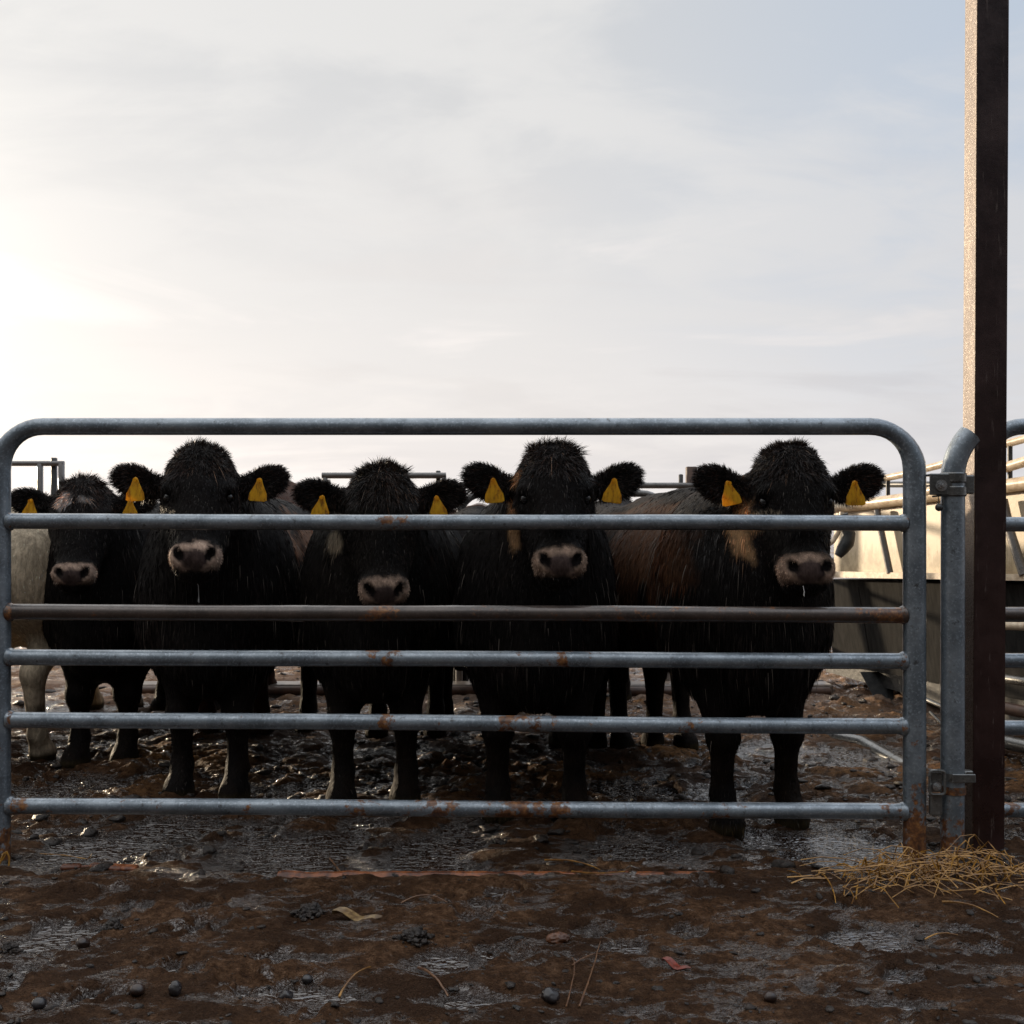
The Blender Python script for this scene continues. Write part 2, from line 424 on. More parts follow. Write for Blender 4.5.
cam = bpy.data.cameras.new('camera'); cam.sensor_width = 36; cam.lens = F*36/1024; cam.clip_end = 8000; cam.clip_start = .05
co = bpy.data.objects.new('camera', cam); COL.objects.link(co); co.location = (0, 0, CZ); co.rotation_euler = (R(90), 0, 0); S.camera = co
cam.dof.use_dof = True; cam.dof.focus_distance = 3.9; cam.dof.aperture_fstop = 11
S.view_settings.view_transform = 'Standard'; S.view_settings.look = 'None'; S.view_settings.exposure = 0; S.view_settings.gamma = 1
S.render.resolution_x = S.render.resolution_y = 1024

# ------------------------------------------------------------------ ground
PUD = [(300, 850, 75, 26), (440, 852, 55, 24), (110, 848, 60, 16), (165, 835, 50, 12), (640, 852, 60, 12), (850, 853, 60, 22), (770, 838, 50, 12),
       (868, 940, 42, 13), (48, 943, 32, 10), (310, 962, 40, 8), (318, 1000, 55, 12), (445, 965, 48, 14), (470, 1005, 40, 10), (625, 950, 22, 7), (40, 800, 45, 12),
       (115, 785, 60, 10), (160, 778, 40, 8), (690, 795, 60, 10), (620, 790, 50, 8), (760, 750, 60, 14), (840, 755, 60, 16), (300, 790, 40, 8), (60, 712, 60, 9), (900, 1010, 40, 8)]
_g = np.random.default_rng(12)
HOOF = [(_g.uniform(-.55, .55)*yy, yy, _g.uniform(-.9, .9), _g.uniform(.012, .028)) for yy in 2.4+2.9*_g.random(150)**.9]
def ground_h(x, y):
    x = np.asarray(x, float); y = np.asarray(y, float)
    fg = 1/(1+np.exp((y-3.52)/.035))
    far = np.clip((y-7.5)/6, 0, 1)
    q = x+.12*fbm(x*2.2, y*2.2, 3, 5); r = y+.12*fbm(x*2.2, y*2.2, 3, 8)
    foreh = .020+.016*fbm(x*1.8, y*2.5, 4, 1)+.015*np.abs(fbm(q*9, r*12, 4, 2))-.004+.0055*fbm(x*45, y*45, 3, 6)
    sw = fbm(q*3.0, r*5.5, 3, 11)
    foreh = foreh+.0030*np.sin(70*(r*.8+q*.55)+6*sw)*np.clip(fbm(x*2.2, y*2.2, 2, 13)*2.2, 0, 1)
    lump = np.abs(fbm(q*4.2, r*4.2, 4, 3, .55)); lump2 = 1-np.abs(fbm(q*9, r*9, 4, 4, .6))*1.9
    back = .008+.06*(lump-.16)+.020*np.clip(lump2, -1, 1)*np.clip(fbm(x*1.3, y*1.3, 2, 9)+.4, 0, 1)+.006*fbm(x*40, y*40, 3, 6)
    amp = np.clip((y-3.55)/.5, .55, 1); back = .009+(back-.004)*amp
    back = back*(1-far*.5)
    h = fg*foreh+(1-fg)*back
    h = h+.028*np.exp(-((x+.5)/.75)**2-((y-3.42)/.07)**2)*np.clip(.4+fbm(x*6, y*6, 3, 21), 0, 2)*.7     # dirt ridge under the gate
    h = h+.035*np.exp(-((x+1.15)/.5)**2-((y-3.36)/.05)**2)*np.clip(.5+fbm(x*9, y*9, 3, 25)*1.6, 0, 2)
    for hx, hy, ha, hd in HOOF:
        m = (np.abs(x-hx) < .12) & (np.abs(y-hy) < .12)
        if not m.any(): continue
        dx = x[m]-hx; dy = y[m]-hy; c_, s_ = math.cos(ha), math.sin(ha); u = dx*c_+dy*s_; v_ = -dx*s_+dy*c_
        rr = np.minimum(((np.abs(u)-.026)/.022)**2+(v_/.055)**2, 9); ro_ = (u/.062)**2+(v_/.07)**2
        h[m] += -hd*np.exp(-rr**1.5)+hd*.35*np.exp(-((ro_-1.2)/.45)**2)
    h = h-.022*np.exp(-((x-1.45)/.3)**2-((y-3.72)/.09)**2)-.015*np.exp(-((x+1.65)/.15)**2-((y-3.70)/.08)**2)
    pud = np.zeros_like(h)
    for px, py, wx, wy in PUD:
        cx, cy = ground_pt(px, py); sx = wx*cy/F; y2 = ground_pt(px, py+wy)[1]; y1 = ground_pt(px, py-wy)[1]; sy = (y1-y2)/2
        g = np.exp(-((x-cx)/sx)**2*1.2-((y-cy)/sy)**2*1.2); pud = np.maximum(pud, g)
    h = h-pud*np.where(y < 3.5, .034, .034)
    return h, pud, far
def axis(lo, hi, step, lim, grow=1.08):
    a = list(np.arange(lo, hi, step)); s = step
    x = a[-1]
    while x < lim: s *= grow; x += s; a.append(x)
    s = step; x = a[0]; b = []
    while x > -lim: s *= grow; x -= s; b.append(x)
    return np.array(b[::-1]+a)
def make_ground():
    xs = axis(-2.1, 2.3, .0095, 3000, 1.09)
    ys = [2.2]; s = .0085
    while ys[-1] < 4000:
        ys.append(ys[-1]+s)
        if ys[-1] > 4.2: s *= (1.004 if ys[-1] < 9 else 1.06)
    yb = [2.2]; s = .02
    while yb[-1] > -60: s *= 1.15; yb.append(yb[-1]-s)
    ys = np.array(yb[:0:-1]+ys)
    X, Y = np.meshgrid(xs, ys); h, pud, far = ground_h(X, Y)
    dist = np.hypot(X, Y); h = np.where(dist > 40, .01, h)
    V = np.stack([X, Y, h], -1).reshape(-1, 3); nx, ny = len(xs), len(ys)
    i = np.arange(nx*ny).reshape(ny, nx)
    Fc = np.stack([i[:-1, :-1], i[:-1, 1:], i[1:, 1:], i[1:, :-1]], -1).reshape(-1, 4)
    wet = np.clip(1-(h-0.0)/.016, 0, 1)
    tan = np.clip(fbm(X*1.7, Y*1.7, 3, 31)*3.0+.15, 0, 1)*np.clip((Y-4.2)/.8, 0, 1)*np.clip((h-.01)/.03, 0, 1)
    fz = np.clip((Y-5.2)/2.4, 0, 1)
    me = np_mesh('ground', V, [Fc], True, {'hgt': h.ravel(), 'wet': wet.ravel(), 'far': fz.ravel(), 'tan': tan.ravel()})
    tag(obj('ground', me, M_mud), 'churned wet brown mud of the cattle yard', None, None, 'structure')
    # standing water
    b = MB(); b.add([(-60, -5, 0), (60, -5, 0), (60, 60, 0), (-60, 60, 0)], [(0, 1, 2, 3)])
    tag(b.build('water', M_water, None, False), 'shallow brown puddle water lying in the mud', None, None, 'structure')
make_ground()
def gh(x, y): return float(ground_h(np.array([x]), np.array([y]))[0][0])

# ------------------------------------------------------------------ gate
YG = 3.707
def arc(cx, cz, r, a0, a1, n, Y):
    return [Vector((cx+r*math.cos(a0+(a1-a0)*i/n), Y, cz+r*math.sin(a0+(a1-a0)*i/n))) for i in range(n+1)]
def line(a, b, n):
    a = Vector(a); b = Vector(b); return [a.lerp(b, i/n) for i in range(n+1)]
def rustf(spots, low=True):
    def f(p):
        v = 0.03
        for px, w, s in spots:
            x = (px-512)*YG/F; v += s*.95*math.exp(-((p.x-x)/(w*1.15/307.))**2)
        if low: v += .62*max(0, min(1, (.26-p.z)/.22))
        return min(v, .95)
    return f
def make_gate(name, xl, xr, label, rail_ys, spots, mirror=False, YG=3.707):
    e = empty(name, ((xl+xr)/2, YG, 0), label, 'gate')
    org = e.location; rad = .145; zt = at(0, 426.5, YG).z
    b = MB(org); fr = rustf([(915, 14, .28), (0, 10, .1)])
    pts = line((xl, YG, -.04), (xl, YG, zt-rad), 24)+arc(xl+rad, zt-rad, rad, math.pi, math.pi/2, 10, YG)[1:]
    pts += line((xl+rad, YG, zt), (xr-rad, YG, zt), 50)[1:]
    pts += arc(xr-rad, zt-rad, rad, math.pi/2, 0, 10, YG)[1:]+line((xr, YG, zt-rad), (xr, YG, -.04), 24)[1:]
    # uprights a little thicker than the top run
    rr = [.0365 if p.z < zt-.12 else .0365-(.0085)*min(1, (p.z-(zt-.12))/.1) for p in pts]
    b.tube(pts, rr, 18, rust=lambda p: fr(p) if p.z < .5 else 0.0)
    b.build('frame', M_galv, e)
    for k, (y0, y1) in enumerate(rail_ys):
        a = at(0, y0, YG); c = at(0, y1, YG); r = .0262 if k else .0255
        f = rustf(spots[k], False)
        rb = MB(org)
        p0 = Vector((xl+.028, YG, a.z)); p1 = Vector((xr-.028, YG, c.z))
        if mirror: p1.z = p0.z
        L_ = line(p0, p1, 120)
        for q in L_: q.z += .0012*math.sin(q.x*3+k)
        rb.tube(L_, r, 16, caps=False, rust=f)
        for q in (p0, p1):     # weld bead at each end
            sgn = 1 if q is p0 else -1
            rb.tube([q+Vector((sgn*dx, 0, 0)) for dx in (0, .006, .014, .02)], [r*1.14, r*1.2, r*1.13, r*1.0], 16, rust=lambda p: .35, wob=.04)
        rb.build('rail', M_brownrail if k == 1 else M_galv, e)
    return e
RY = [(521.5, 523), (612, 615), (657, 661), (719.5, 726.5), (805.5, 811.5)]
xl, xr = at(-1, 0, YG).x, at(914.5, 0, YG).x
SP = [[(395, 24, .5)], [(385, 20, .35), (900, 40, .45), (20, 20, .3), (640, 200, .2)], [(383, 18, .55), (560, 34, .42), (905, 12, .4)], [(383, 12, .55), (535, 22, .5), (505, 12, .4), (690, 30, .25), (905, 14, .3)],
      [(355, 14, .3), (435, 22, .5), (505, 20, .35), (545, 40, .45), (710, 40, .25), (900, 30, .5), (15, 20, .4), (250, 300, .15)]]
gate = make_gate('gate', xl, xr, 'long six-bar galvanised tubular gate with rust spots in front of the cattle', RY, SP)
gx0 = at(982, 0, 3.93).x
make_gate('gate', gx0, gx0+2.6, 'galvanised gate to the right of the tall brown post, cut by the photo edge', [(524, 524), (614.5, 614.5), (661, 661), (728, 728), (810, 810)],
          [[], [(1010, 20, .2)], [], [(1008, 10, .3)], [(1015, 40, .6)]], True, 3.93)

# ------------------------------------------------------------------ tall post
pe = empty('post', (at(990.5, 0, 3.75).x, 3.80, 0), 'tall square brown steel post, its left side coloured pale as if sunlit', 'post')
pb = MB(pe.location); lean = .0055
w2, d2 = .0512, .05
zt = 3.7
def pc(sx, sy, z): return Vector((pe.location.x+sx*w2+lean*z-.006, 3.80+sy*d2, z))
pb.add([pc(a_, b_, z_) for z_ in (-.1, zt) for a_, b_ in ((-1, -1), (1, -1), (1, 1), (-1, 1))], [(0, 1, 5, 4), (1, 2, 6, 5), (2, 3, 7, 6), (3, 0, 4, 7), (4, 5, 6, 7)])
pb.build('shaft', M_post, pe, False)
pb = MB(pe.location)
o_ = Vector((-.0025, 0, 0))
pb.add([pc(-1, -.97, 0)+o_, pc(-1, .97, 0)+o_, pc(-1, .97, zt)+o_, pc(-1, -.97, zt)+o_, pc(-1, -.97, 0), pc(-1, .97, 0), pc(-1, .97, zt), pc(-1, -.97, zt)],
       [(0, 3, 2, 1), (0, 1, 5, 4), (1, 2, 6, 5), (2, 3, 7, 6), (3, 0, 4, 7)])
q = pb.build('side_face', M_postside, pe, False); q['label'] = 'left face of the brown post, sun glare and lower shade put into its colour'

# ------------------------------------------------------------------ pipe post with clamps
xp = at(953, 0, YG).x
pp = empty('pipe_post', (xp, YG, 0), 'galvanised pipe with a bent top clamped beside the brown post', 'post')
b = MB(pp.location)
top = at(953, 0, YG)
zb = at(0, 478, YG).z
pts = line((xp-.002, YG, -.05), (xp, YG, zb), 30)
rad = .20
for i in range(1, 9):
    a_ = (i/8)*R(44)
    pts.append(Vector((xp+rad-rad*math.cos(a_), YG-.0, zb+rad*math.sin(a_)*1.02)))
b.tube(pts, .0375, 20, rust=rustf([], True)); b.build('pipe', M_galv, pp)
def bolt(org, c, r, parent, axis_=Vector((0, -1, 0))):
    bb = MB(org); bb.tube([c, c+axis_*.006], r*1.25, 20); bb.tube([c+axis_*.006, c+axis_*.018], r*.82, 6)
    bb.tube([c+axis_*.018, c+axis_*.028], r*.42, 10); return bb.build('bolt', M_bolt, parent, True, sharp=30)
# upper clamp
zc = at(0, 484.5, YG).z
cb = MB(pp.location)
for dz in (.022, -.022):
    cb.tube([Vector((xp, YG, zc+dz-.017)), Vector((xp, YG, zc+dz-.013)), Vector((xp, YG, zc+dz+.013)), Vector((xp, YG, zc+dz+.017))], [.039, .0425, .0425, .039], 24)
cb.box((xp+.052, YG+.02, zc), (.042, .03, .062), bev=.004)
cb.box((xp-.050, YG-.030, zc), (.075, .008, .070), bev=.003)
cb.box((xp-.058, YG+.0, zc+.030), (.06, .05, .008), bev=.002)
clamp = cb.build('clamp', M_bracket, pp, True, sharp=35)
c_ = bolt(pp.location, Vector((xp-.052, YG-.034, zc-.004)), .015, clamp)
# little pin hanging on a wire
hb = MB(pp.location); z1 = at(0, 496, YG).z; z2 = at(0, 505, YG).z; xh = at(935, 0, YG).x
hb.tube([Vector((xh, YG-.03, z1)), Vector((xh-.001, YG-.03, z2))], .0016, 6)
hb.tube(line((xh-.02, YG-.03, z1-.002), (xh+.03, YG-.03, z1+.003), 3), .003, 6)
for i in range(1): pass
import bmesh
def blob(org, c, r, name, m, parent=None, seed=0, amp=.25, sub=3, fr=3.0, squash=(1, 1, 1)):
    bm = bmesh.new(); bmesh.ops.create_icosphere(bm, subdivisions=sub, radius=1)
    for v in bm.verts:
        n = mnoise.fractal(v.co*fr*.5+Vector((seed*3.1, seed*1.7, 0)), .8, 2, 4)
        v.co = v.co*(1+amp*n); v.co = Vector((v.co.x*r*squash[0], v.co.y*r*squash[1], v.co.z*r*squash[2]))+Vector(c)-Vector(org)
    for f in bm.faces: f.smooth = True
    me = bpy.data.meshes.new(name); bm.to_mesh(me); bm.free()
    a = me.attributes.new('rust', 'FLOAT', 'POINT')
    return obj(name, me, m, parent)
hb.build('wire', M_darksteel, clamp)
blob(pp.location, (xh+.002, YG-.03, z2-.008), .0125, 'pin_knob', M_darksteel, clamp, amp=.03)
# lower clamp
zc = at(0, 776, YG).z
cb = MB(pp.location)
cb.tube([Vector((xp, YG, zc-.012)), Vector((xp, YG, zc+.014))], .0415, 24)
cb.box((xp+.018, YG-.044, zc+.002), (.075, .006, .028), bev=.002)
cb.box((xp+.050, YG+.01, zc+.002), (.03, .03, .03), bev=.003)
cb.tube([Vector((xp, YG, zc-.055)), Vector((xp, YG, zc-.030))], .0405, 24, rust=lambda p: .6)
lower = cb.build('clamp', M_bracket, pp, True, sharp=35)
# rectangular keeper loop between gate and pipe
kb = MB(pp.location); kx = xp-.066; kz = zc-.012; w_, h_, t_ = .024, .038, .009
loop = []
for (sx, sz, a0) in ((1, 1, 0), (-1, 1, 90), (-1, -1, 180), (1, -1, 270)):
    for i in range(5):
        an = R(a0+90*i/4); loop.append(Vector((kx+sx*(w_-.01)+.01*math.cos(an), YG-.040, kz+sz*(h_-.01)+.01*math.sin(an))))
loop.append(loop[0]); kb.tube(loop, t_*.55, 8)
kb.box((kx, YG-.032, kz), (.036, .006, .064), bev=.002)
kb.box((kx+.002, YG-.02, kz-.075), (.040, .02, .07), bev=.004)
kb.build('keeper', M_bracket, lower, True, sharp=35)
bolt(pp.location, Vector((kx-.002, YG-.036, kz-.012)), .011, lower)

# ------------------------------------------------------------------ cattle: signed distance modelling
def surface_nets(Fv, org, h):
    s = Fv < 0
    nx, ny, nz = Fv.shape
    cs = lambda a, i, j, k: a[i:nx-1+i, j:ny-1+j, k:nz-1+k]
    cnt = sum(cs(s, i, j, k).astype(np.int8) for i in (0, 1) for j in (0, 1) for k in (0, 1))
    act = (cnt > 0) & (cnt < 8)
    I, J, K = np.nonzero(act); n = len(I)
    idx = np.full(act.shape, -1, np.int64); idx[I, J, K] = np.arange(n)
    P = np.zeros((n, 3)); C = np.zeros(n)
    corners = [(i, j, k) for i in (0, 1) for j in (0, 1) for k in (0, 1)]
    for a in corners:
        for ax in range(3):
            if a[ax]: continue
            b_ = list(a); b_[ax] = 1
            fa = Fv[I+a[0], J+a[1], K+a[2]]; fb = Fv[I+b_[0], J+b_[1], K+b_[2]]
            m = (fa < 0) != (fb < 0); t = np.where(m, fa/np.where(m, fa-fb, 1), 0)
            p = np.array(a, float)[None]+np.zeros((n, 3)); p[:, ax] += t
            P[m] += p[m]; C[m] += 1
    P = P/C[:, None]+np.stack([I, J, K], -1)
    V = P*h+np.array(org)
    Q = []
    for ax in range(3):
        sl0 = [slice(1, -1)]*3; sl1 = [slice(1, -1)]*3
        sl0[ax] = slice(0, -1); sl1[ax] = slice(1, None)
        a = s[tuple(sl0)]; b_ = s[tuple(sl1)]
        A = np.argwhere(a != b_); flip = a[tuple(A.T)]
        off = [1, 1, 1]; off[ax] = 0; A = A+np.array(off)
        u, v = [(1, 2), (2, 0), (0, 1)][ax]
        def cell(du, dv):
            B = A.copy(); B[:, u] -= du; B[:, v] -= dv
            return idx[B[:, 0], B[:, 1], B[:, 2]]
        q = np.stack([cell(1, 1), cell(0, 1), cell(0, 0), cell(1, 0)], -1)
        q[~flip] = q[~flip][:, ::-1]
        Q.append(q)
    Q = np.concatenate(Q); Q = Q[(Q >= 0).all(1)]
    return V, Q

class SDF:
    def __init__(s, lo, hi, h):
        s.lo = np.array(lo, float); s.h = h
        s.n = np.ceil((np.array(hi)-s.lo)/h).astype(int)+1
        s.F = np.full(tuple(s.n), .5, np.float32)
        s.ax = [s.lo[i]+h*np.arange(s.n[i]) for i in range(3)]
    def _blk(s, lo, hi):
        sl = []
        for i in range(3):
            a = max(0, int((lo[i]-s.lo[i])/s.h)); b = min(s.n[i], int((hi[i]-s.lo[i])/s.h)+2)
            sl.append(slice(a, max(a, b)))
        g = np.meshgrid(*[s.ax[i][sl[i]] for i in range(3)], indexing='ij')
        return tuple(sl), np.stack(g, -1)
    def _merge(s, sl, d, k, sub):
        f = s.F[sl]
        if f.size == 0: return
        if sub:
            hh = np.maximum(k-np.abs(-f-d), 0)/k; s.F[sl] = np.maximum(f, -d)+hh*hh*k*.25
        else:
            hh = np.maximum(k-np.abs(f-d), 0)/k; s.F[sl] = np.minimum(f, d)-hh*hh*k*.25
    def cone(s, a, b, ra, rb, k=.05, sub=False):
        a = np.array(a, float); b = np.array(b, float); m = max(ra, rb)+.12
        sl, P = s._blk(np.minimum(a, b)-m, np.maximum(a, b)+m)
        ab = b-a; t = np.clip(((P-a)@ab)/(ab@ab), 0, 1)
        d = np.linalg.norm(P-a-t[..., None]*ab, axis=-1)-(ra+(rb-ra)*t)
        s._merge(sl, d, k, sub)
    def ell(s, c, r, k=.05, rot=None, sub=False):
        c = np.array(c, float); r = np.array(r, float); m = r.max()+.12
        sl, P = s._blk(c-m, c+m); P = P-c
        if rot is not None: P = P@rot
        k0 = np.linalg.norm(P/r, axis=-1); k1 = np.linalg.norm(P/(r*r), axis=-1)
        d = k0*(k0-1)/np.maximum(k1, 1e-6); s._merge(sl, d, k, sub)
def rotm(ax, a):
    return np.array(Matrix.Rotation(a, 3, ax))

def make_cow(name, loc, label, head=(0, -.28, 1.33), hyaw=0, hpitch=0, hroll=0, byaw=0, away=False, w=1.0, hgt=1.0, legsep=.12, res=.013, coatn=26000,
             colour=(.0085, .0068, .0064), patches=(), tags=True, seed=0, pale_muzzle=1.0, earup=0.0, group='black cattle crowded behind the gate', hashead=True, leglen=0, feet=None, tuft=1.0, hairlen=1.0, hs=1.0, edz=0.0):
    r_ = np.random.default_rng(seed+100)
    B = rotm('Z', byaw+(math.pi if away else 0))
    piv = np.array([0, .12, 0.])
    def bp(x, y, z):
        p = np.array([x*w, y, z*hgt]); return B@(p-piv)+piv
    H = rotm('Z', hyaw)@rotm('Y', hroll)@rotm('X', hpitch)
    P0 = np.array(head, float)
    if away: P0 = B@(P0-piv)+piv; H = B@H
    def hp(x, y, z): return P0+H@(np.array([x, y, z])*hs)
    corners = np.array([bp(x, y, 0) for x in (-.48, .48) for y in (-.35, 2.0)]+[hp(x, y, 0) for x in (-.42, .42) for y in (-.35, .3)])
    lo = corners.min(0)-.06; hi = corners.max(0)+.06; lo[2] = -.05; hi[2] = max(1.35, head[2]+.12)
    s = SDF(lo, hi, res)
    # trunk
    s.ell(bp(0, .22, .80), (.285*w, .42, .37), .1, B)
    s.ell(bp(0, .75, .81), (.345*w, .56, .375), .12, B)
    s.ell(bp(0, 1.22, .87), (.27*w, .34, .29), .12, B)
    s.cone(bp(0, .30, 1.08), bp(0, 1.30, 1.07), .11, .10, .14)
    s.ell(bp(0, -.02, .60), (.155, .20, .20), .1, B)
    for q in (-1, 1):
        s.ell(bp(q*.17, .14, .80), (.13, .22, .30), .08, B)      # shoulders
        s.ell(bp(q*.17, 1.33, .86), (.13, .20, .26), .08, B)     # thighs
        # fore leg
        y0 = 0.02*q*(1 if seed % 2 else -1)
        ls = legsep
        s.cone(bp(q*.16, .10, .66), bp(q*ls/w, .05+y0, .42), .125, .062, .08)
        s.cone(bp(q*ls/w, .05+y0, .44), bp(q*ls/w, .02+y0, .33), .060, .055, .04)
        s.cone(bp(q*ls/w, .02+y0, .33), bp(q*ls/w, .03+y0, .13), .048, .038, .03)
        s.ell(bp(q*ls/w, .015+y0, .335), (.054, .056, .055), .03)
        s.cone(bp(q*ls/w, .02+y0, .125), bp(q*ls/w, -.01+y0, .075), .045, .045, .03)
        s.ell(bp(q*ls/w, -.025+y0, .035), (.062, .078, .062), .03, B)
        s.ell(bp(q*ls/w, -.10+y0, .0), (.005, .06, .05), .01, B, sub=True)
        # hind leg
        lx = q*.15
        s.cone(bp(q*.16, 1.28, .80), bp(lx, 1.14, .58), .17, .105, .1)
        s.cone(bp(lx, 1.15, .60), bp(lx, 1.42, .41), .10, .055, .06)
        s.cone(bp(lx, 1.42, .42), bp(lx, 1.37, .13), .052, .038, .03)
        s.cone(bp(lx, 1.37, .13), bp(lx, 1.33, .07), .045, .045, .03)
        s.ell(bp(lx, 1.31, .035), (.060, .075, .06), .03, B)
    # tail
    s.cone(bp(0, 1.5, 1.02), bp(.03, 1.62, .7), .035, .022, .05); s.cone(bp(.03, 1.62, .7), bp(.05, 1.6, .40), .024, .04, .03)
    # neck
    nb = hp(0, .12, -.13)
    s.cone(bp(0, .22, .97), nb, .24, .135, .12); s.cone(bp(0, .05, .80), hp(0, .08, -.22), .20, .10, .12)
    HR = H
    s.ell(hp(0, .015, -.085), np.array((.112, .115, .105))*hs, .05, HR)
    s.ell(hp(0, -.02, -.165), np.array((.126, .105, .115))*hs, .05, HR)
    s.cone(hp(0, -.055, -.20), hp(0, -.135, -.40), .098*hs, .068*hs, .05)
    s.cone(hp(0, .02, -.25), hp(0, -.09, -.43), .098*hs, .055*hs, .06)
    for q in (-1, 1): s.cone(hp(q*.055, .01, -.22), hp(q*.04, -.08, -.38), .070*hs, .045*hs, .05)
    s.ell(hp(0, -.155, -.435), np.array((.086, .068, .060))*hs, .04, HR)
    s.ell(hp(0, -.130, -.478), np.array((.068, .056, .038))*hs, .03, HR)
    for q in (-1, 1):
        s.ell(hp(q*.050, -.185, -.425), np.array((.034, .032, .038))*hs, .025, HR)
        s.ell(hp(q*.098, -.075, -.165), np.array((.030, .035, .028))*hs, .03, HR)          # brow
        s.ell(hp(q*.110, -.078, -.195), np.array((.020, .024, .018))*hs, .015, HR, sub=True)
        ns = HR@rotm('Y', q*R(32))
        s.ell(hp(q*.053, -.222, -.427), np.array((.0135, .030, .025))*hs, .01, ns, sub=True)
        # ear
        eu = R(16)+earup; ez = edz
        er = HR@rotm('Y', -q*eu)@rotm('Z', q*R(-12))
        s.cone(hp(q*.09, .035, -.128+ez*.7), hp(q*.175, .045, -.128+ez), .031*hs, .026*hs, .03)
        s.ell(hp(q*.232, .040, -.118+ez+.08*math.sin(earup)), np.array((.092, .026, .062))*hs, .03, er)
        s.ell(hp(q*.235, .006, -.116+ez+.08*math.sin(earup)), np.array((.066, .022, .040))*hs, .012, er, sub=True)
    s.cone(hp(-.045, -.21, -.475), hp(.045, -.21, -.475), .003, .003, .008, sub=True)
    V, Q = surface_nets(s.F, s.lo, s.h)
    # laplacian smooth a touch
    for it in range(2):
        acc = np.zeros_like(V); c = np.zeros(len(V))
        for a, b2 in ((0, 1), (1, 2), (2, 3), (3, 0)):
            np.add.at(acc, Q[:, a], V[Q[:, b2]]); np.add.at(acc, Q[:, b2], V[Q[:, a]]); np.add.at(c, Q[:, a], 1); np.add.at(c, Q[:, b2], 1)
        V = V*.5+.5*acc/np.maximum(c, 1)[:, None]
    # local head coordinates for colouring
    Lh = ((V-P0)@H)/hs
    col = np.tile(np.array(colour), (len(V), 1))
    nz = fbm(V[:, 0]*9+V[:, 1]*5, V[:, 2]*7+V[:, 1]*4, 4, seed)
    col = col*(1+.5*nz[:, None])
    Bi = B.T; Lb = (V-piv)@Bi.T+piv
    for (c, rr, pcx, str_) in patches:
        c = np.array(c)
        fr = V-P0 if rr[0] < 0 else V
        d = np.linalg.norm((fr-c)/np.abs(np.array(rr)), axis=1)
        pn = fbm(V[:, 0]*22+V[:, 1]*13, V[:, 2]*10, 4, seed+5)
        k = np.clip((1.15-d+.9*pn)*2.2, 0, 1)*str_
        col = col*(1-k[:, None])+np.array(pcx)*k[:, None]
    # muddy legs
    lk = np.clip((.5-V[:, 2])/.3, 0, 1)*np.clip(.4+fbm(V[:, 0]*12+V[:, 1]*9, V[:, 2]*12, 3, seed+2), 0, 1)
    col = col*(1-lk[:, None])+np.array((.016, .010, .007))*lk[:, None]
    hk = np.clip((.055-V[:, 2])/.02, 0, 1); col = col*(1-hk[:, None])+np.array((.045, .034, .018))*hk[:, None]
    # muzzle: pale ring of hair, dark pad
    md = np.linalg.norm((Lh-np.array([0, -.16, -.432]))/np.array([.108, .11, .058]), axis=1)
    front = Lh[:, 1] < -.06
    jit = .15*fbm(Lh[:, 0]*40, Lh[:, 2]*40, 3, seed)
    km = np.clip((1.02-md+jit)*5, 0, 1)*front*np.clip((Lh[:, 2]+.486+jit*.05)/.012, 0, 1)  # pale stops above the chin, whose shade is kept as dark colour
    mc = np.array((.52, .37, .285))*pale_muzzle+np.array((.16, .10, .06))*(1-pale_muzzle)
    dim = np.clip(1+.3*nz, .5, 1.3)
    col = col*(1-km[:, None])+(mc*dim[:, None])*km[:, None]
    # nose pad between and around the nostrils
    pad = np.linalg.norm((Lh-np.array([0, -.215, -.446]))/np.array([.050, .07, .037]), axis=1)
    kp = np.clip((1.05-pad+jit*.6)*6, 0, 1)
    lip = np.clip(1-np.abs(Lh[:, 2]+.475)/.010, 0, 1)*km
    kp = np.maximum(kp, lip)
    col = col*(1-kp[:, None])+np.array((.080, .055, .050))*kp[:, None]
    for q in (-1, 1):
        nd = np.linalg.norm((Lh-np.array([q*.053, -.215, -.427]))@rotm('Y', q*R(32))/np.array([.018, .045, .029]), axis=1)
        k = np.clip((1.1-nd)*5, 0, 1); col = col*(1-k[:, None])+np.array((.006, .004, .004))*k[:, None]
    col = np.clip(col, .002, 1)
    e = empty(name, loc, label, 'cow', group)
    me = np_mesh('body', V, [Q], True, {'col': col})
    obj('body', me, M_body, e)
    # eyes and tags
    for q in (-1, 1):
        ec = hp(q*.104, -.066, -.196)
        blob((0, 0, 0), ec, .0185*hs, 'eye', M_eye, e, amp=0)
        if tags:
            t = hp(q*(.215 if q < 0 else .208), -.028, -.150+edz*.8); jx = r_.uniform(-.008, .008); rz = r_.uniform(-.2, .2)
            prof = [(-.007, .030), (-.016, .006), (-.031, -.024), (-.034, -.048), (-.026, -.053), (.026, -.053), (.034, -.048), (.031, -.024), (.016, .006), (.007, .030), (0, .034)]
            tb = MB(); poly = []
            for (a_, z_) in prof:
                x_ = a_*math.cos(rz)-z_*math.sin(rz); zz = a_*math.sin(rz)+z_*math.cos(rz)
                pnt = np.array(t)+np.array([x_+jx, -.012-.25*abs(a_)*.6+.1*z_, zz+.004])
                poly.append(Vector(pnt))
            tb.prism(poly, Vector((0, .003, 0)))
            tg = tb.build('ear_tag', M_tag, e, False)
            bb = MB(); cpt = Vector(np.array(t)+np.array([jx, -.016, .028])); bb.tube([cpt, cpt+Vector((0, -.006, 0))], .007, 12); bb.build('button', M_tag, tg)
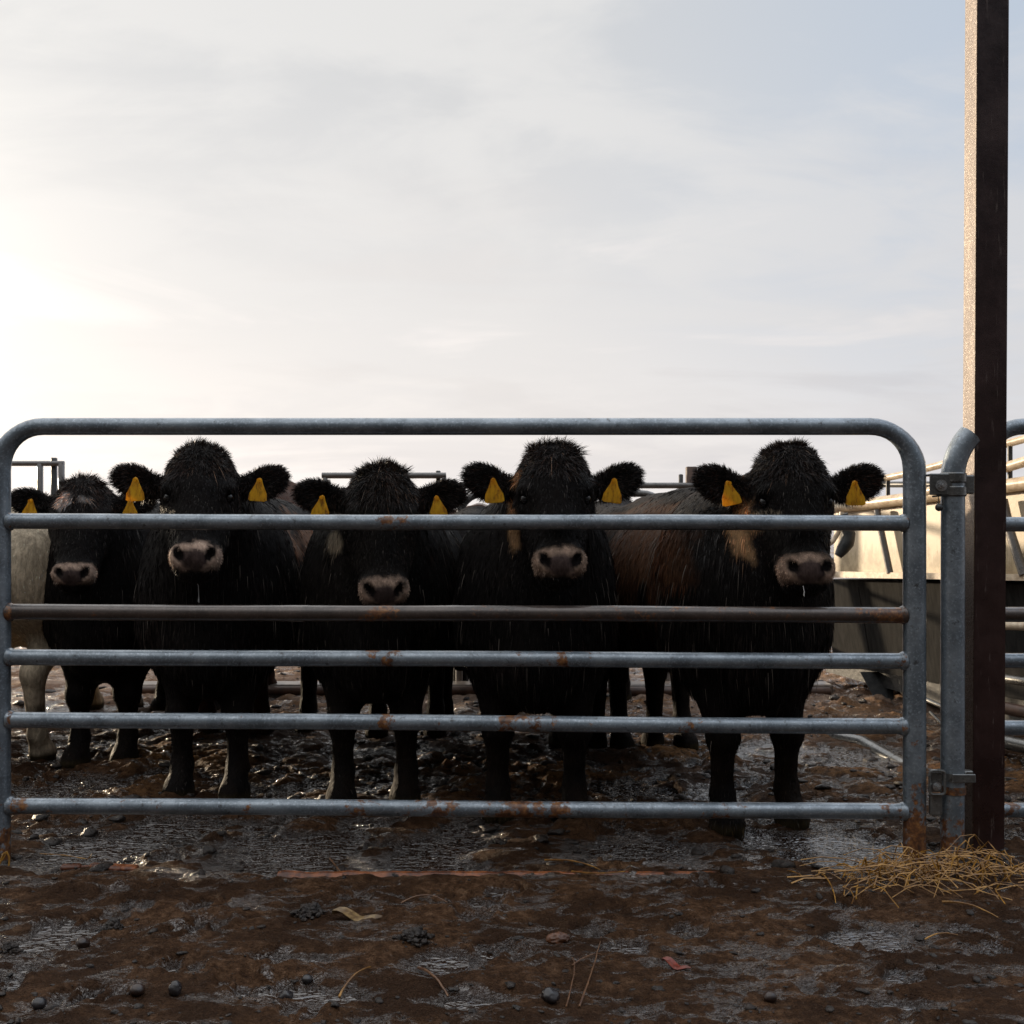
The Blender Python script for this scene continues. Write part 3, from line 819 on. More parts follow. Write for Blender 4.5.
    # ---------------- coat
    if coatn:
        T = np.concatenate([Q[:, [0, 1, 2]], Q[:, [0, 2, 3]]])
        A = V[T[:, 0]]; e1 = V[T[:, 1]]-A; e2 = V[T[:, 2]]-A
        n = np.cross(e1, e2); ar = np.linalg.norm(n, axis=1)+1e-12; n = n/ar[:, None]
        cen = A+(e1+e2)/3; L2 = ((cen-P0)@H)/hs
        ear = (np.abs(L2[:, 0]) > .135) & (np.abs(L2[:, 2]+.11-edz) < .11) & (np.abs(L2[:, 1]-.03) < .10)
        poll = (np.abs(L2[:, 0]) < .15) & (L2[:, 2] > -.125) & (L2[:, 1] < .13) & ~ear
        face = (np.abs(L2[:, 0]) < .15) & (L2[:, 2] <= -.125) & (L2[:, 2] > -.52) & (L2[:, 1] < .10) & ~ear
        muz = face & (np.linalg.norm((L2-np.array([0, -.16, -.45]))/np.array([.11, .11, .08]), axis=1) < 1.05)
        padm = np.linalg.norm((L2-np.array([0, -.215, -.442]))/np.array([.072, .07, .040]), axis=1) < 1.0
        legs = cen[:, 2] < .48
        wt = np.ones(len(T))*1.0
        frontw = np.clip(1.6-1.1*Lb[T[:, 0], 1], .12, 1.6) if not away else np.clip(.3+.9*Lb[T[:, 0], 1], .12, 1.6)
        wt *= frontw
        wt[legs] *= .35; wt[ear] = 15; wt[poll] = 13; wt[face] = 4; wt[muz] = 4; wt[padm] = 0
        p = ar*wt; p /= p.sum(); ids = r_.choice(len(T), coatn, p=p)
        u = r_.random((coatn, 2)); su = np.sqrt(u[:, :1]); uu = 1-su; vv = su*(1-u[:, 1:])
        P = A[ids]+e1[ids]*uu+e2[ids]*vv; nn = n[ids]
        c = col[T[ids, 0]]
        isE, isP, isF, isM, isL = ear[ids], poll[ids], face[ids], muz[ids], legs[ids]
        Lp = ((P-P0)@H)/hs
        down = np.array([0, 0, -1.]); m = coatn
        jr = r_.normal(size=(m, 3))
        tan = down+0*nn; tan = tan-nn*(nn@down)[:, None]; tan /= np.linalg.norm(tan, axis=1)[:, None]+1e-6
        lump = fbm(P[:, 0]*16+P[:, 1]*11, P[:, 2]*10, 3, seed+40)
        d = tan*1.0+nn*(.045+.12*np.clip(lump, -1, 1))[:, None]+jr*.075
        ln = r_.uniform(.018, .042, m)*(1+.4*lump)*hairlen
        # poll: upright shag fanning out and falling forward
        rad = (Lp-np.array([0, .01, -.10])); rad = (rad@H.T); rad /= np.linalg.norm(rad, axis=1)[:, None]+1e-6
        cl3 = np.stack([fbm(P[:, 0]*38+k_*7, P[:, 2]*38+P[:, 1]*20, 2, seed+60+k_) for k_ in range(3)], -1)
        up = rad*.85+nn*.25+jr*.26+cl3*.9+np.array([0, 0, -.1])
        fringe = (Lp[:, 1] < -.05) | (np.abs(Lp[:, 0]) > .085)
        up[fringe] = (rad*.35+tan*.75+jr*.28)[fringe]
        d[isP] = up[isP]; ln[isP] = (r_.uniform(.014, .036, m)*tuft*(1+.9*cl3[:, 0])*np.where(np.abs(Lp[:, 0]) > .085, .6, 1.))[isP]
        # ears
        ex = np.sign(Lp[:, :1])*(H@np.array([1., 0, 0]))[None]
        ec = np.stack([np.sign(Lp[:, 0])*.19, np.full(m, .04), np.full(m, -.115+edz)], -1)
        er_ = ((Lp-ec)@H.T); er_ /= np.linalg.norm(er_, axis=1)[:, None]+1e-6
        ed = er_*1.0+nn*.25+ex*.3+jr*.3; d[isE] = ed[isE]; ln[isE] = r_.uniform(.010, .026, m)[isE]
        # face
        fd = tan*1.1+nn*.14+jr*.14; k = isF & ~isM; d[k] = fd[k]; ln[k] = r_.uniform(.008, .018, m)[k]
        md_ = nn*.6+tan*.5+jr*.25; d[isM] = md_[isM]; ln[isM] = r_.uniform(.004, .009, m)[isM]
        ln[isL] *= .5
        d /= np.linalg.norm(d, axis=1)[:, None]
        tint = r_.uniform(.6, 2.6, m)[:, None]*(1+.5*np.array((1., .45, .2))*np.clip(lump*2, 0, 1)[:, None])
        c = np.clip(c*tint*.75, .0015, .8)
        pale = (r_.random(m) < .016) & ~isM & ~isE
        c[pale] = np.array((.17, .145, .125))*r_.uniform(.5, 1.5, (pale.sum(), 1)); ln[pale] *= 2.0; d[pale] = (tan*1.0+nn*.12+jr*.04)[pale]; d[pale] /= np.linalg.norm(d[pale], axis=1)[:, None]
        brown = (isE | isP) & (r_.random(m) < .35); c[brown] = c[brown]*np.array((2.2, 1.5, 1.1))
        wd = r_.uniform(.0007, .0015, m)*np.where(isE | isP | isM, .85, 1.35); wd[isF] *= .7; wd[pale] *= .6
        side = np.cross(d, r_.normal(size=(m, 3))); side /= np.linalg.norm(side, axis=1)[:, None]+1e-6
        bend = (down[None]*.35*np.where(isP | isE, .5, 1.)[:, None])*ln[:, None]
        b0 = P-nn*.002; m1 = P+d*(ln*.55)[:, None]+bend*.25; tip = P+d*ln[:, None]+bend
        W = side*wd[:, None]
        HV = np.stack([b0-W, b0+W, m1-W*.75, m1+W*.75, tip], 1).reshape(-1, 3)
        i0 = np.arange(m)[:, None]*5
        HQ = i0+np.array([[0, 1, 3, 2]]); HT = i0+np.array([[2, 3, 4]])
        hc = np.repeat(c, 5, axis=0)
        hm = np_mesh('coat', HV, [HQ, HT], True, {'col': hc})
        obj('coat', hm, M_hair, e)
    return e, hp, P0

def feetY(py): return F*CZ/(py-512)
def xat(px, Y): return (px-512)*Y/F
SUNLIT_TAN = (.34, .20, .10); BRN = (.045, .020, .010); SUNLIT_PALE = (.38, .31, .22)  # tan and pale put sunlit hair into the coat colour; brown is dirt
cows = {}
Y = feetY(766); cx = xat(102, Y)
cows[0] = make_cow('cow', (cx, Y, 0), 'smallest black cow at the left with a grey-white patch on its forehead', head=(xat(83, 4.86)-cx, 4.86-Y, 1.262), legsep=.10, seed=1, w=.94, hgt=.96, hs=.95,
                   patches=[((-.035, -.10, -.085), (-.035, -.08, -.035), (.36, .34, .33), 1.), ((.05, -.10, -.075), (-.03, -.08, -.02), (.28, .26, .25), .8)], coatn=30000, colour=(.010, .008, .0075), edz=.035, earup=R(-2), hpitch=R(-8), hyaw=R(11))
Y = feetY(800); cx = xat(208, Y)
cows[1] = make_cow('cow', (cx, Y, 0), 'black cow, second from left, with the palest pink-white muzzle', head=(xat(201, 4.2)-cx, 4.2-Y, 1.362), legsep=.115, seed=2, w=1.0,
                   patches=[((.30, .75, 1.08), (.12, .4, .14), (.20, .11, .07), .7), ((-.10, -.02, -.31), (-.02, -.05, -.06), (.40, .25, .13), .8)], coatn=42000, pale_muzzle=1.15, earup=R(4), hpitch=R(-12), hyaw=R(11))
Y = feetY(806); cx = xat(374, Y)
cows[2] = make_cow('cow', (cx, Y, 0), 'black cow, middle of the five, its head held lowest with droopy ears', head=(xat(382, 4.2)-cx, 4.2-Y, 1.288), hyaw=R(9), legsep=.12, seed=3, w=.97,
                   patches=[((.02-.15, -.02, 1.03), (.035, .2, .045), SUNLIT_PALE, .6)], coatn=42000, pale_muzzle=.75, earup=R(-2), edz=.024, tuft=1.25, colour=(.010, .008, .007))
Y = feetY(822); cx = xat(536, Y)
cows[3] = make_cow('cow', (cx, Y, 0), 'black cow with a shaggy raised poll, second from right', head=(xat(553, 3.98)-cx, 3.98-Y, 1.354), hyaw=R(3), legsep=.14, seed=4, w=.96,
                   patches=[((-.135, .05, -.24), (-.022, -.12, -.10), SUNLIT_TAN, .9), ((-.12, -.03, -.10), (-.02, -.05, -.03), SUNLIT_TAN, .7)], coatn=42000, pale_muzzle=.65, earup=R(6), tuft=1.15, hpitch=R(-12))
Y = feetY(830); cx = xat(752, Y)
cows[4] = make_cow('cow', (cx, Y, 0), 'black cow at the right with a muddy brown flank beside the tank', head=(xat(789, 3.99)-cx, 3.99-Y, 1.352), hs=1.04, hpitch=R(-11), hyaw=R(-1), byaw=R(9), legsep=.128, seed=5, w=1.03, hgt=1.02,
                   patches=[((-.33, .55, .98), (.17, .8, .24), BRN, .95), ((-.32, .25, 1.0), (.10, .3, .2), (.07, .032, .016), .8), ((-.52, .7, .90), (.07, .35, .2), (.10, .048, .024), .9), ((-.14, .05, -.27), (-.075, -.22, -.13), SUNLIT_TAN, .9)],
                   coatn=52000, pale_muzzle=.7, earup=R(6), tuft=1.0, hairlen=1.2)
# cattle behind
Y = 5.0; cx = xat(-8, Y)
make_cow('cow', (cx, Y+.0, 0), 'cream-coloured cow seen from behind, cut by the left edge of the photo', head=(0, -.3, 1.15), away=True, res=.018, coatn=16000, hairlen=.4, colour=(.68, .56, .41), seed=6, tags=False, w=1.0, group='cattle standing further back in the pen')
cream = bpy.context.scene.objects
for o in list(COL.objects):
    if o.get('label', '').startswith('cream-coloured'): o.location.y = Y+1.25
def back_cow(px, Y, z, label, colr, seed, away=True, hd=(0, -.25, 1.1), w=.9, n=12000, h=1.0):
    e, hp, P0 = make_cow('cow', (xat(px, Y), Y+(1.25 if away else 0), z), label, head=hd, away=away, res=.02, coatn=n, colour=colr, seed=seed, tags=False, w=w, hgt=h, group='cattle standing further back in the pen')
    return e
back_cow(228, 5.55, 0, 'brown-backed cow turned away between the second and third black cows', (.075, .036, .024), 7, h=1.09)
back_cow(470, 5.78, 0, 'dark cow turned away between the two middle black cows', (.010, .008, .008), 8, h=.93)
back_cow(628, 5.25, 0, 'dark cow turned away with its ears showing left of the brown-flanked cow', (.013, .010, .009), 9, hd=(-.12, -.45, 1.22), h=.96)

# two unseen black cattle added beyond the left edge to shade the front mud
src = [o for o in COL.objects if o.get('label', '').startswith('dark cow turned away between')][0]
for k_, (x_, y_, lb_) in enumerate(((-2.98, 5.4, 'added black cow outside the left edge, hidden behind the cream-coloured one, shading the mud'), (-3.75, 5.5, 'added unseen black cow furthest out beyond the left edge, shading the mud'))):
    c_ = src.copy(); COL.objects.link(c_); c_.location = (x_, y_, 0); c_['label'] = lb_
    for ch in list(src.children):
        d_ = ch.copy(); COL.objects.link(d_); d_.parent = c_
# drool under the second cow's muzzle
def drip(name, pts, r, label):
    b = MB(pts[0]); b.tube(pts, r, 8); o = b.build(name, M_drip, None); o.location = pts[0]
    return tag(o, label, 'drool')
a = at(197.5, 577, 4.02)
drip('drool', [a+Vector((-.02, 0, .005)), a+Vector((-.006, 0, -.01)), a+Vector((.003, 0, -.03)), a+Vector((.004, 0, -.06)), a+Vector((.004, 0, -.085)), a+Vector((.005, 0, -.092))], [.0012, .0022, .0016, .0012, .0028, .001],
     'clear string of drool hanging from the palest muzzle')
a = at(803, 588, 3.66)
drip('drool', [a+Vector((0, 0, .008)), a+Vector((.004, 0, -.01)), a+Vector((.003, 0, -.022)), a+Vector((.004, 0, -.028))], [.001, .0018, .0024, .001], 'short drip under the muzzle of the brown-flanked cow')

# ------------------------------------------------------------------ rear fences
def fence(name, label, cat, Y, rails, posts, m=M_farsteel, extra=None):
    xs = [at(p[0], 0, Y).x for r in rails for p in (r[0], r[1])]
    e = empty(name, (sum(xs)/len(xs), Y, 0), label, cat)
    for r in rails:
        b = MB(e.location)
        pts = [at(q[0], q[1], Y) for q in r[:-1]]
        b.tube(pts, r[-1], 10); b.build('rail', m, e)
    for (px, py, hw, pm) in posts:
        b = MB(e.location); p = at(px, py, Y+.0)
        b.box((p.x, Y+.03 if pm else Y, (p.z-.1)/2), (hw*2, hw*2, p.z+.1), bev=.006)
        b.build('post', pm or m, e)
    return e
fence('pen_panel', 'grey steel fence panel with three posts behind the leftmost cow', 'fence', 8.6,
      [((-120, 463.5), (64, 463.5), .020), ((-120, 530), (62, 530), .018), ((-120, 580), (62, 580), .018), ((-120, 640), (62, 640), .018)],
      [(40, 463, .020, None), (52.5, 457.5, .020, M_darksteel), (61.5, 461, .020, None), (-60, 460, .02, None)])
fence('pen_panel', 'grey top bar and posts showing behind the low-headed black cow', 'fence', 8.2,
      [((322, 475.5), (446, 475.5), .022), ((322, 560), (446, 560), .018), ((322, 640), (446, 640), .018), ((264, 495), (304, 486), (330, 482), .019), ((292, 513), (330, 512), .016)],
      [(325, 474, .016, None), (438, 470.5, .017, M_darksteel), (444, 474, .016, None), (268, 493, .016, None)])
fence('pen_panel', 'long rear rail running behind the two right-hand black cows', 'fence', 7.6,
      [((452, 485.5), (840, 485.5), .020), ((452, 560), (840, 560), .018), ((452, 630), (840, 630), .018)],
      [(681.5, 474, .014, M_darksteel), (692, 466.5, .035, M_wood), (560, 485, .018, None)])
def rear_gate():
    Y = 7.2; e = empty('gate', (at(562, 0, Y).x, Y, 0), 'far round-cornered gate seen between the black cows behind', 'gate')
    zt = at(0, 493.5, Y).z; x0 = at(459, 0, Y).x; x1 = at(667, 0, Y).x; r = .16
    b = MB(e.location)
    pts = [Vector((x0, Y, .05)), Vector((x0, Y, zt-r))]+arc(x0+r, zt-r, r, math.pi, math.pi/2, 8, Y)[1:]+arc(x1-r, zt-r, r, math.pi/2, 0, 8, Y)+[Vector((x1, Y, .05))]
    b.tube(pts, .022, 10); b.build('frame', M_farsteel, e)
    for py in (512, 560, 610, 655):
        b = MB(e.location); p = at(0, py, Y); b.tube([Vector((x0, Y, p.z)), Vector((x1, Y, p.z))], .019, 10); b.build('rail', M_farsteel, e)
rear_gate()
# low kerb and rail on the ground behind the cattle
b = MB((at(395, 0, 7.05).x, 7.05, 0)); x0, x1 = at(118, 0, 7.05).x, at(830, 0, 7.05).x
b.box(((x0+x1)/2, 7.05, .02), (x1-x0, .16, .11), bev=.01)
o = b.build('kerb', M_concrete, None, True, sharp=30, loc=(at(395, 0, 7.05).x, 7.05, 0)); tag(o, 'low wet concrete kerb across the yard behind the cattle', None, None, 'structure')
b = MB((0, 6.9, 0)); b.tube([at(118, 691, 6.93), at(470, 691, 6.93), at(830, 692, 6.93)], .028, 10)
o = b.build('ground_rail', M_wood, None, True, loc=(0, 6.9, 0)); tag(o, 'dark brown rail lying along the kerb behind the cattle', 'rail')
# far heaps
def heap(px, py, wpx, hpx, Y, label, m, seed):
    c = at(px, py, Y); n = 14; V = []; Fs = []
    b = MB((c.x, Y, 0)); sx = wpx*Y/F/2; top = c.z
    for i in range(2*n+1):
        for j in range(9):
            u = (i-n)/n; v = (j-4)/4
            prof = max(0, 1-abs(u))**.8
            z = top*0.0+(top)*(.9+.1*0)*0
            hh = (hpx*Y/F)
            z = top-hh+hh*prof*(1-.3*v*v)+.03*mnoise.noise(Vector((u*4+seed, v*3, seed)))
            if abs(v) == 1 or abs(u) == 1: z = -.05
            V.append(Vector((c.x+u*sx, Y+v*1.2, z)))
    for i in range(2*n):
        for j in range(8):
            Fs.append((i*9+j, i*9+j+1, (i+1)*9+j+1, (i+1)*9+j))
    b.add(V, Fs); o = b.build('heap', m, None, True, loc=(c.x, Y, 0)); tag(o, label, 'heap')
heap(479, 503, 70, 12, 14, 'small dark pointed heap far behind, left of the shaggy-polled cow', M_wood, 1)
heap(618, 504, 80, 10, 14, 'small brown pointed heap far behind, right of the shaggy-polled cow', M_wood, 4)
heap(160, 506, 60, 8, 16, 'low grey heap far behind between the two left cows', M_concrete, 7)

# ------------------------------------------------------------------ feed tank / trailer at right
W0 = Vector((xat(834, 7.0), 7.0)); WD = Vector((.30, -.95)).normalized(); WN = Vector((.95, .30)).normalized()  # WN points away from viewer side
def wy(px, off=0.0):
    """point on wall plane (offset 'off' toward the viewer) under pixel column px"""
    k = (px-512)/F; o = W0-WN*off
    t = (k*o.y-o.x)/(WD.x-k*WD.y)
    return o+WD*t
def wp(px, py, off=0.0):
    p = wy(px, off); return Vector((p.x, p.y, CZ-(py-512)*p.y/F))
te = empty('feed_wagon', (wy(930).x, wy(930).y, 0), 'cream and grey steel feed wagon with tube rails behind the gate end', 'wagon')
o3 = te.location; wn3 = Vector((WN.x, WN.y, 0))
PX0, PX1 = 834, 1180
def slab(poly, thick, name, m):
    b = MB(o3); b.prism(poly, wn3*thick); return b.build(name, m, te, False)
topL, topR = wp(PX0, 512), wp(PX1, 462)
ledL, ledR = wp(PX0, 575), wp(PX1, 583)
slab([ledL, ledR, topR, topL], 1.3, 'upper_wall', M_cream)
# ledge
b = MB(o3); b.prism([wp(PX0, 571.5, .06), wp(PX1, 577, .06), wp(PX1, 583.5, .06), wp(PX0, 577.5, .06)], wn3*.12); b.build('ledge', M_pipecream, te, False)
# hopper panel sloping inwards, shade darkened into its colour, vertical seams
botL, botR = wp(PX0-14, 664)+wn3*.10, wp(PX1, 735)+wn3*.10
ledL = wp(PX0-14, 576); b = MB(o3); b.prism([ledL+wn3*.02+Vector((0, 0, -.02)), ledR+wn3*.02+Vector((0, 0, -.02)), botR, botL], wn3*.5); b.build('hopper_panel', M_panel, te, False)
for px in (888, 1018):
    f = (px-PX0)/(PX1-PX0)
    a_ = ledL.lerp(ledR, f)-wn3*.005; c_ = botL.lerp(botR, f)-wn3*.005
    a_.z -= .06
    b = MB(o3); b.tube([a_, a_.lerp(c_, .92)], .004, 6); b.build('seam', M_panel, te)
# bottom chassis beam and legs
b = MB(o3); p0, p1 = wp(826, 664, -.15), wp(1180, 745, -.15)
b.prism([p0+Vector((0, 0, .04)), p1+Vector((0, 0, .05)), p1-Vector((0, 0, .10)), p0-Vector((0, 0, .05))], wn3*.6); b.build('chassis_beam', M_darksteel, te, False)
for a_, c_, w_ in ((870, 883, .05), (1040, 1052, .05)):
    b = MB(o3); A_ = wp(a_, 672, -.1); C_ = wp(c_, 742, -.1); C_.z = -.02
    b.prism([A_+Vector((-.06, 0, 0)), A_+Vector((.10, 0, 0)), C_+Vector((.03, 0, 0)), C_+Vector((-.02, 0, 0))], wn3*.04); b.build('leg', M_darksteel, te, False)
# wheel behind
wc = wp(925, 715, -.35); wc.z = .26
b = MB(o3); pr = [(-.09, .15), (-.09, .23), (-.06, .262), (.06, .262), (.09, .23), (.09, .15)]
vs = []; fs = []; seg = 32
for i in range(seg):
    an = 2*math.pi*i/seg
    for (dx, rr) in pr: vs.append(wc+wn3*dx+Vector((WD.x, WD.y, 0))*(rr*math.cos(an))+Vector((0, 0, rr*math.sin(an))))
for i in range(seg):
    for j in range(5):
        i2 = (i+1) % seg; fs.append((i*6+j, i*6+j+1, i2*6+j+1, i2*6+j))
b.add(vs, fs); wh = b.build('wheel', M_darksteel, te)
b = MB(o3); b.tube([wc-wn3*.03, wc+wn3*.03], .155, 24); b.tube([wc-wn3*.07, wc-wn3*.03], .05, 12); b.build('rim', M_bracket, wh, True, sharp=30)
# tubes along the top
def wtube(name, pts, r, m, off=.03, seg=12):
    b = MB(o3); b.tube([wp(x, y, off) for x, y in pts], r, seg); return b.build(name, m, te)
wtube('rim_tube', [(833, 508), (905, 499), (1004, 486), (1180, 462)], .034, M_pipecream)
wtube('hand_rail', [(884, 478.5), (905, 474), (940, 465), (1006, 444), (1180, 396)], .020, M_pipecream)
wtube('hand_rail', [(912, 497), (1004, 468), (1180, 414)], .026, M_pipecream, .05)
wtube('hand_rail', [(872, 484.5), (940, 484.5)], .018, M_darksteel, -.2)
for px, y0, y1 in ((888, 478, 500), (1110, 416, 470), (1010, 443, 485)):
    wtube('rail_stay', [(px, y0), (px, y1)], .012, M_darksteel)
wtube('strut', [(877, 510), (881, 530), (890, 573)], .019, M_farsteel, .05)
wtube('strut', [(1003, 500), (1010, 532), (1024, 575)], .023, M_farsteel, .05)
b = MB(o3); Yc = 6.3
b.tube([at(838, 556, Yc), at(842, 550, Yc), at(847, 543, Yc), at(849, 534, Yc), at(846, 524, Yc), at(843, 514, Yc)], [.022, .034, .040, .036, .030, .028], 12); b.build('bent_pipe', M_darksteel, te)
b = MB(o3); b.tube([at(828, 545, Yc), at(833, 541, Yc), at(838, 533, Yc), at(841, 522, Yc), at(842, 512, Yc)], .014, 10); b.build('bent_pipe', M_pipecream, te)
# drawbar tube on the ground, and lower side tubes
b = MB(o3); b.tube([at(820, 735, 5.75), at(862, 743, 5.5), at(912, 771, 5.1), at(960, 796, 4.75), at(1040, 838, 4.2)], .036, 14); b.build('drawbar', M_bracket, te)
wtube('side_tube', [(992, 625), (1100, 628)], .022, M_pipecream, .1); wtube('side_tube', [(985, 676), (1100, 692)], .022, M_bracket, .12)
wtube('side_tube', [(985, 704), (1100, 728)], .03, M_wood, .15)
wtube('side_tube', [(985, 737), (1005, 742), (1100, 764)], .032, M_bracket, .3)
wtube('side_tube', [(905, 690), (945, 708)], .012, M_bracket, .12); wtube('side_tube', [(930, 712), (948, 730)], .008, M_bracket, .12)

# ------------------------------------------------------------------ rusty strip on the ground
Yb = F*CZ/(880-512)
b = MB((0, Yb, 0)); xa, xb = at(278, 0, Yb).x, at(716, 0, Yb).x
vs = []; n = 60
for i in range(n+1):
    x = xa+(xb-xa)*i/n; zz = .024+.0055*mnoise.noise(Vector((i*.35, 0, 0)))
    for (dy, dz) in ((-.022, -.05), (-.022, -.012), (-.008, 0), (.010, 0), (.014, -.004), (.014, -.05)): vs.append((x, Yb+dy, zz+dz))
fs = [(i*6+j, i*6+j+1, (i+1)*6+j+1, (i+1)*6+j) for i in range(n) for j in range(5)]+[tuple(range(6)), tuple(n*6+5-j for j in range(6))]
b.add(vs, fs); tag(b.build('threshold_bar', M_rustbar, None, True, loc=(0, Yb, 0), sharp=30), 'orange rusty iron strip set in the mud in front of the gate', 'metal strip')
b = MB((0, 3.6, 0)); p = ground_pt(100, 871)
for i_ in range(5): b.box((p[0]-.09+i_*.045, p[1]+random.uniform(-.006, .006), .006+random.uniform(0, .008)), (.05+random.uniform(0, .02), .022+random.uniform(0, .02), .018), Matrix.Rotation(R(random.uniform(-18, 18)), 3, 'Z'), bev=.006)
tag(b.build('iron_scrap', M_rustbar, None, True, loc=(0, 3.6, 0)), 'short rusty iron piece half sunk in mud at the lower left', 'metal piece')

# ------------------------------------------------------------------ straw
def straw_pts(p0, p1, z0, z1, lift, n=7, wob=.006):
    pts = []
    for i in range(n):
        t = i/(n-1); x = p0[0]+(p1[0]-p0[0])*t; y = p0[1]+(p1[1]-p0[1])*t
        pts.append(Vector((x+random.uniform(-wob, wob), y+random.uniform(-wob, wob), z0+(z1-z0)*t+lift*math.sin(math.pi*t))))
    return pts
def stalk(name, pxs, r, m, label, cat='straw', lift=.006, base=.004, group=None):
    g = [ground_pt(*q) for q in pxs]
    pts = []
    for i, q in enumerate(g):
        pts.append(Vector((q[0], q[1], max(gh(*q), 0)+base+lift*math.sin(math.pi*i/(len(g)-1)))))
    org = pts[0].copy(); b = MB(org); P = []
    for i in range(len(pts)-1):
        for k in range(3): pass
    if len(pts) == 3:
        c1 = pts[1]*2-(pts[0]+pts[2])*.5
        P = [pts[0]*(1-t)**2+c1*2*t*(1-t)+pts[2]*t*t+Vector((random.uniform(-.001, .001), random.uniform(-.001, .001), random.uniform(0, .001))) for t in [i/9 for i in range(10)]]
    else: P = list(pts)
    b.tube(P, [r*(1-.5*i/len(P)) for i in range(len(P))], 6)
    return tag(b.build(name, m, None, loc=org), label, cat, group)
b = MB((1.35, 3.5, 0))
for i in range(190):
    c = random.gauss(0, 1)
    px = 932+c*50 if i % 4 else random.uniform(830, 1150)
    py = random.gauss(884, 12) if i % 3 else random.uniform(872, 908)
    p = ground_pt(px, max(py, 867)); an = random.gauss(0, 1.0)+(math.pi if random.random() < .5 else 0); Ls = random.uniform(.06, .22)
    p1 = (p[0]+math.cos(an)*Ls, p[1]+math.sin(an)*Ls*.6)
    z = max(0, gh(*p)); near = math.exp(-((px-950)/90)**2)
    z0 = z+random.uniform(0, .05)*near; z1 = max(0, gh(*p1))+random.uniform(0, .05)*near
    b.tube(straw_pts(p, p1, z0+.003, z1+.003, random.uniform(.0, .055)*near+.004, random.choice((3, 4, 5)), .009), random.uniform(.0010, .0027), 4)
for i in range(30):   # bigger looped stalks
    px = random.uniform(850, 1010); p = ground_pt(px, random.uniform(872, 895)); p1 = (p[0]+random.uniform(-.14, .14), p[1]+random.uniform(-.05, .05))
    z = max(0, gh(*p)); b.tube(straw_pts(p, p1, z, z, random.uniform(.02, .075), random.choice((4, 5, 6)), .012), random.uniform(.0018, .0030), 4)
tag(b.build('straw', M_straw, None, loc=(1.35, 3.5, 0)), 'tangle of golden wet straw at the foot of the brown post', None, None, 'stuff')
ST = [([(545, 867), (575, 872), (600, 873)], 'golden straw lying across the rusty strip, longer one', M_straw, .003),
      ([(572, 880), (600, 886), (625, 884)], 'golden straw just in front of the rusty strip', M_straw, .0026),
      ([(339, 999), (354, 987), (371, 977)], 'orange straw lying diagonally in the front mud, left of centre', M_straw, .0028),
      ([(579, 1016), (592, 985), (601, 940)], 'long thin brown stalk standing up the middle foreground', M_twig, .0024),
      ([(566, 1016), (574, 985), (572, 968)], 'short thin brown stalk beside the long middle one', M_twig, .0018),
      ([(572, 975), (590, 966), (602, 962)], 'small brown side stalk crossing the long middle one', M_twig, .002),
      ([(401, 909), (425, 907), (447, 912)], 'thin brown twig in the mud under the rusty strip, left part', M_twig, .0026),
      ([(330, 860), (338, 872), (343, 882)], 'reddish twig poking up by the bright puddle left of centre', M_twig, .0028),
      ([(925, 945), (940, 944), (958, 946)], 'single golden straw in the mud below the straw tangle', M_straw, .0024),
      ([(942, 912), (970, 916), (998, 924)], 'bent golden straw just below the straw tangle', M_straw, .003),
      ([(822, 882), (830, 896), (836, 908)], 'golden straw upright at the left end of the straw tangle', M_straw, .0026),
      ([(40, 856), (65, 858), (88, 862), (92, 855)], 'pale curled stalk at the foot of the gate on the left', M_straw, .002),
      ([(418, 972), (434, 988), (448, 1000)], 'grey-brown reed pressed in the mud at bottom centre', M_twig, .004)]
for pts, lb, m_, r_ in ST: stalk('straw', pts, r_, m_, lb)
b = MB((0, 0, 0)); q = ground_pt(3, 870)
b.tube([Vector((q[0]-.01, q[1], .02)), Vector((q[0], q[1], .05)), Vector((q[0]+.012, q[1], .058)), Vector((q[0]+.02, q[1], .04)), Vector((q[0]+.018, q[1], .0))], .003, 6)
b.tube([Vector((q[0]-.02, q[1], .01)), Vector((q[0]-.0, q[1], .035)), Vector((q[0]+.012, q[1], .055))], .002, 6)
tag(b.build('straw', M_straw, None), 'bright yellow looped straw at the extreme left edge by the gate foot', 'straw')

# ------------------------------------------------------------------ pebbles, clods, scraps
def on_ground(name, px, py, rp, m, label, cat, amp=.1, sq=(1, 1, .8), seed=0, sub=3, fr=2.0, sink=.25):
    x, y = ground_pt(px, py); r = rp*y/F; z = max(gh(x, y), -.004)
    o = blob((0, 0, 0), (0, 0, 0), r, name, m, None, seed, amp, sub, fr, sq); o.location = (x, y, z+r*sq[2]*(1-sink))
    return tag(o, label, cat)
on_ground('stone', 39, 1016, 7.5, M_stone, 'round blue-black stone in the bottom left corner', 'stone', .06)
on_ground('stone', 137, 1004, 7.5, M_stone2, 'round brown stone, left one of the pair at lower left', 'stone', .08, seed=2)
on_ground('stone', 175, 1005, 8, M_stone, 'dark lumpy stone, right one of the pair at lower left', 'stone', .2, (.8, .8, 1.0), seed=3)
on_ground('stone', 307, 986, 5.5, M_stone, 'small dark stone on the shiny mud below the left of centre', 'stone', .12, seed=4)
on_ground('stone', 286, 1001, 7, M_stone, 'dark pointed stone at the bottom below the smaller one', 'stone', .2, seed=5)
on_ground('stone', 770, 1008, 7, M_stone2, 'round brown stone alone at the lower right', 'stone', .06, seed=6)
on_ground('stone', 550, 1010, 9, M_stone, 'dark knobbly stone at the bottom beside the thin stalks', 'stone', .25, seed=7)
on_ground('stone', 83, 952, 7, M_stone2, 'dark stone just right of the left foreground glint', 'stone', .2, seed=8)
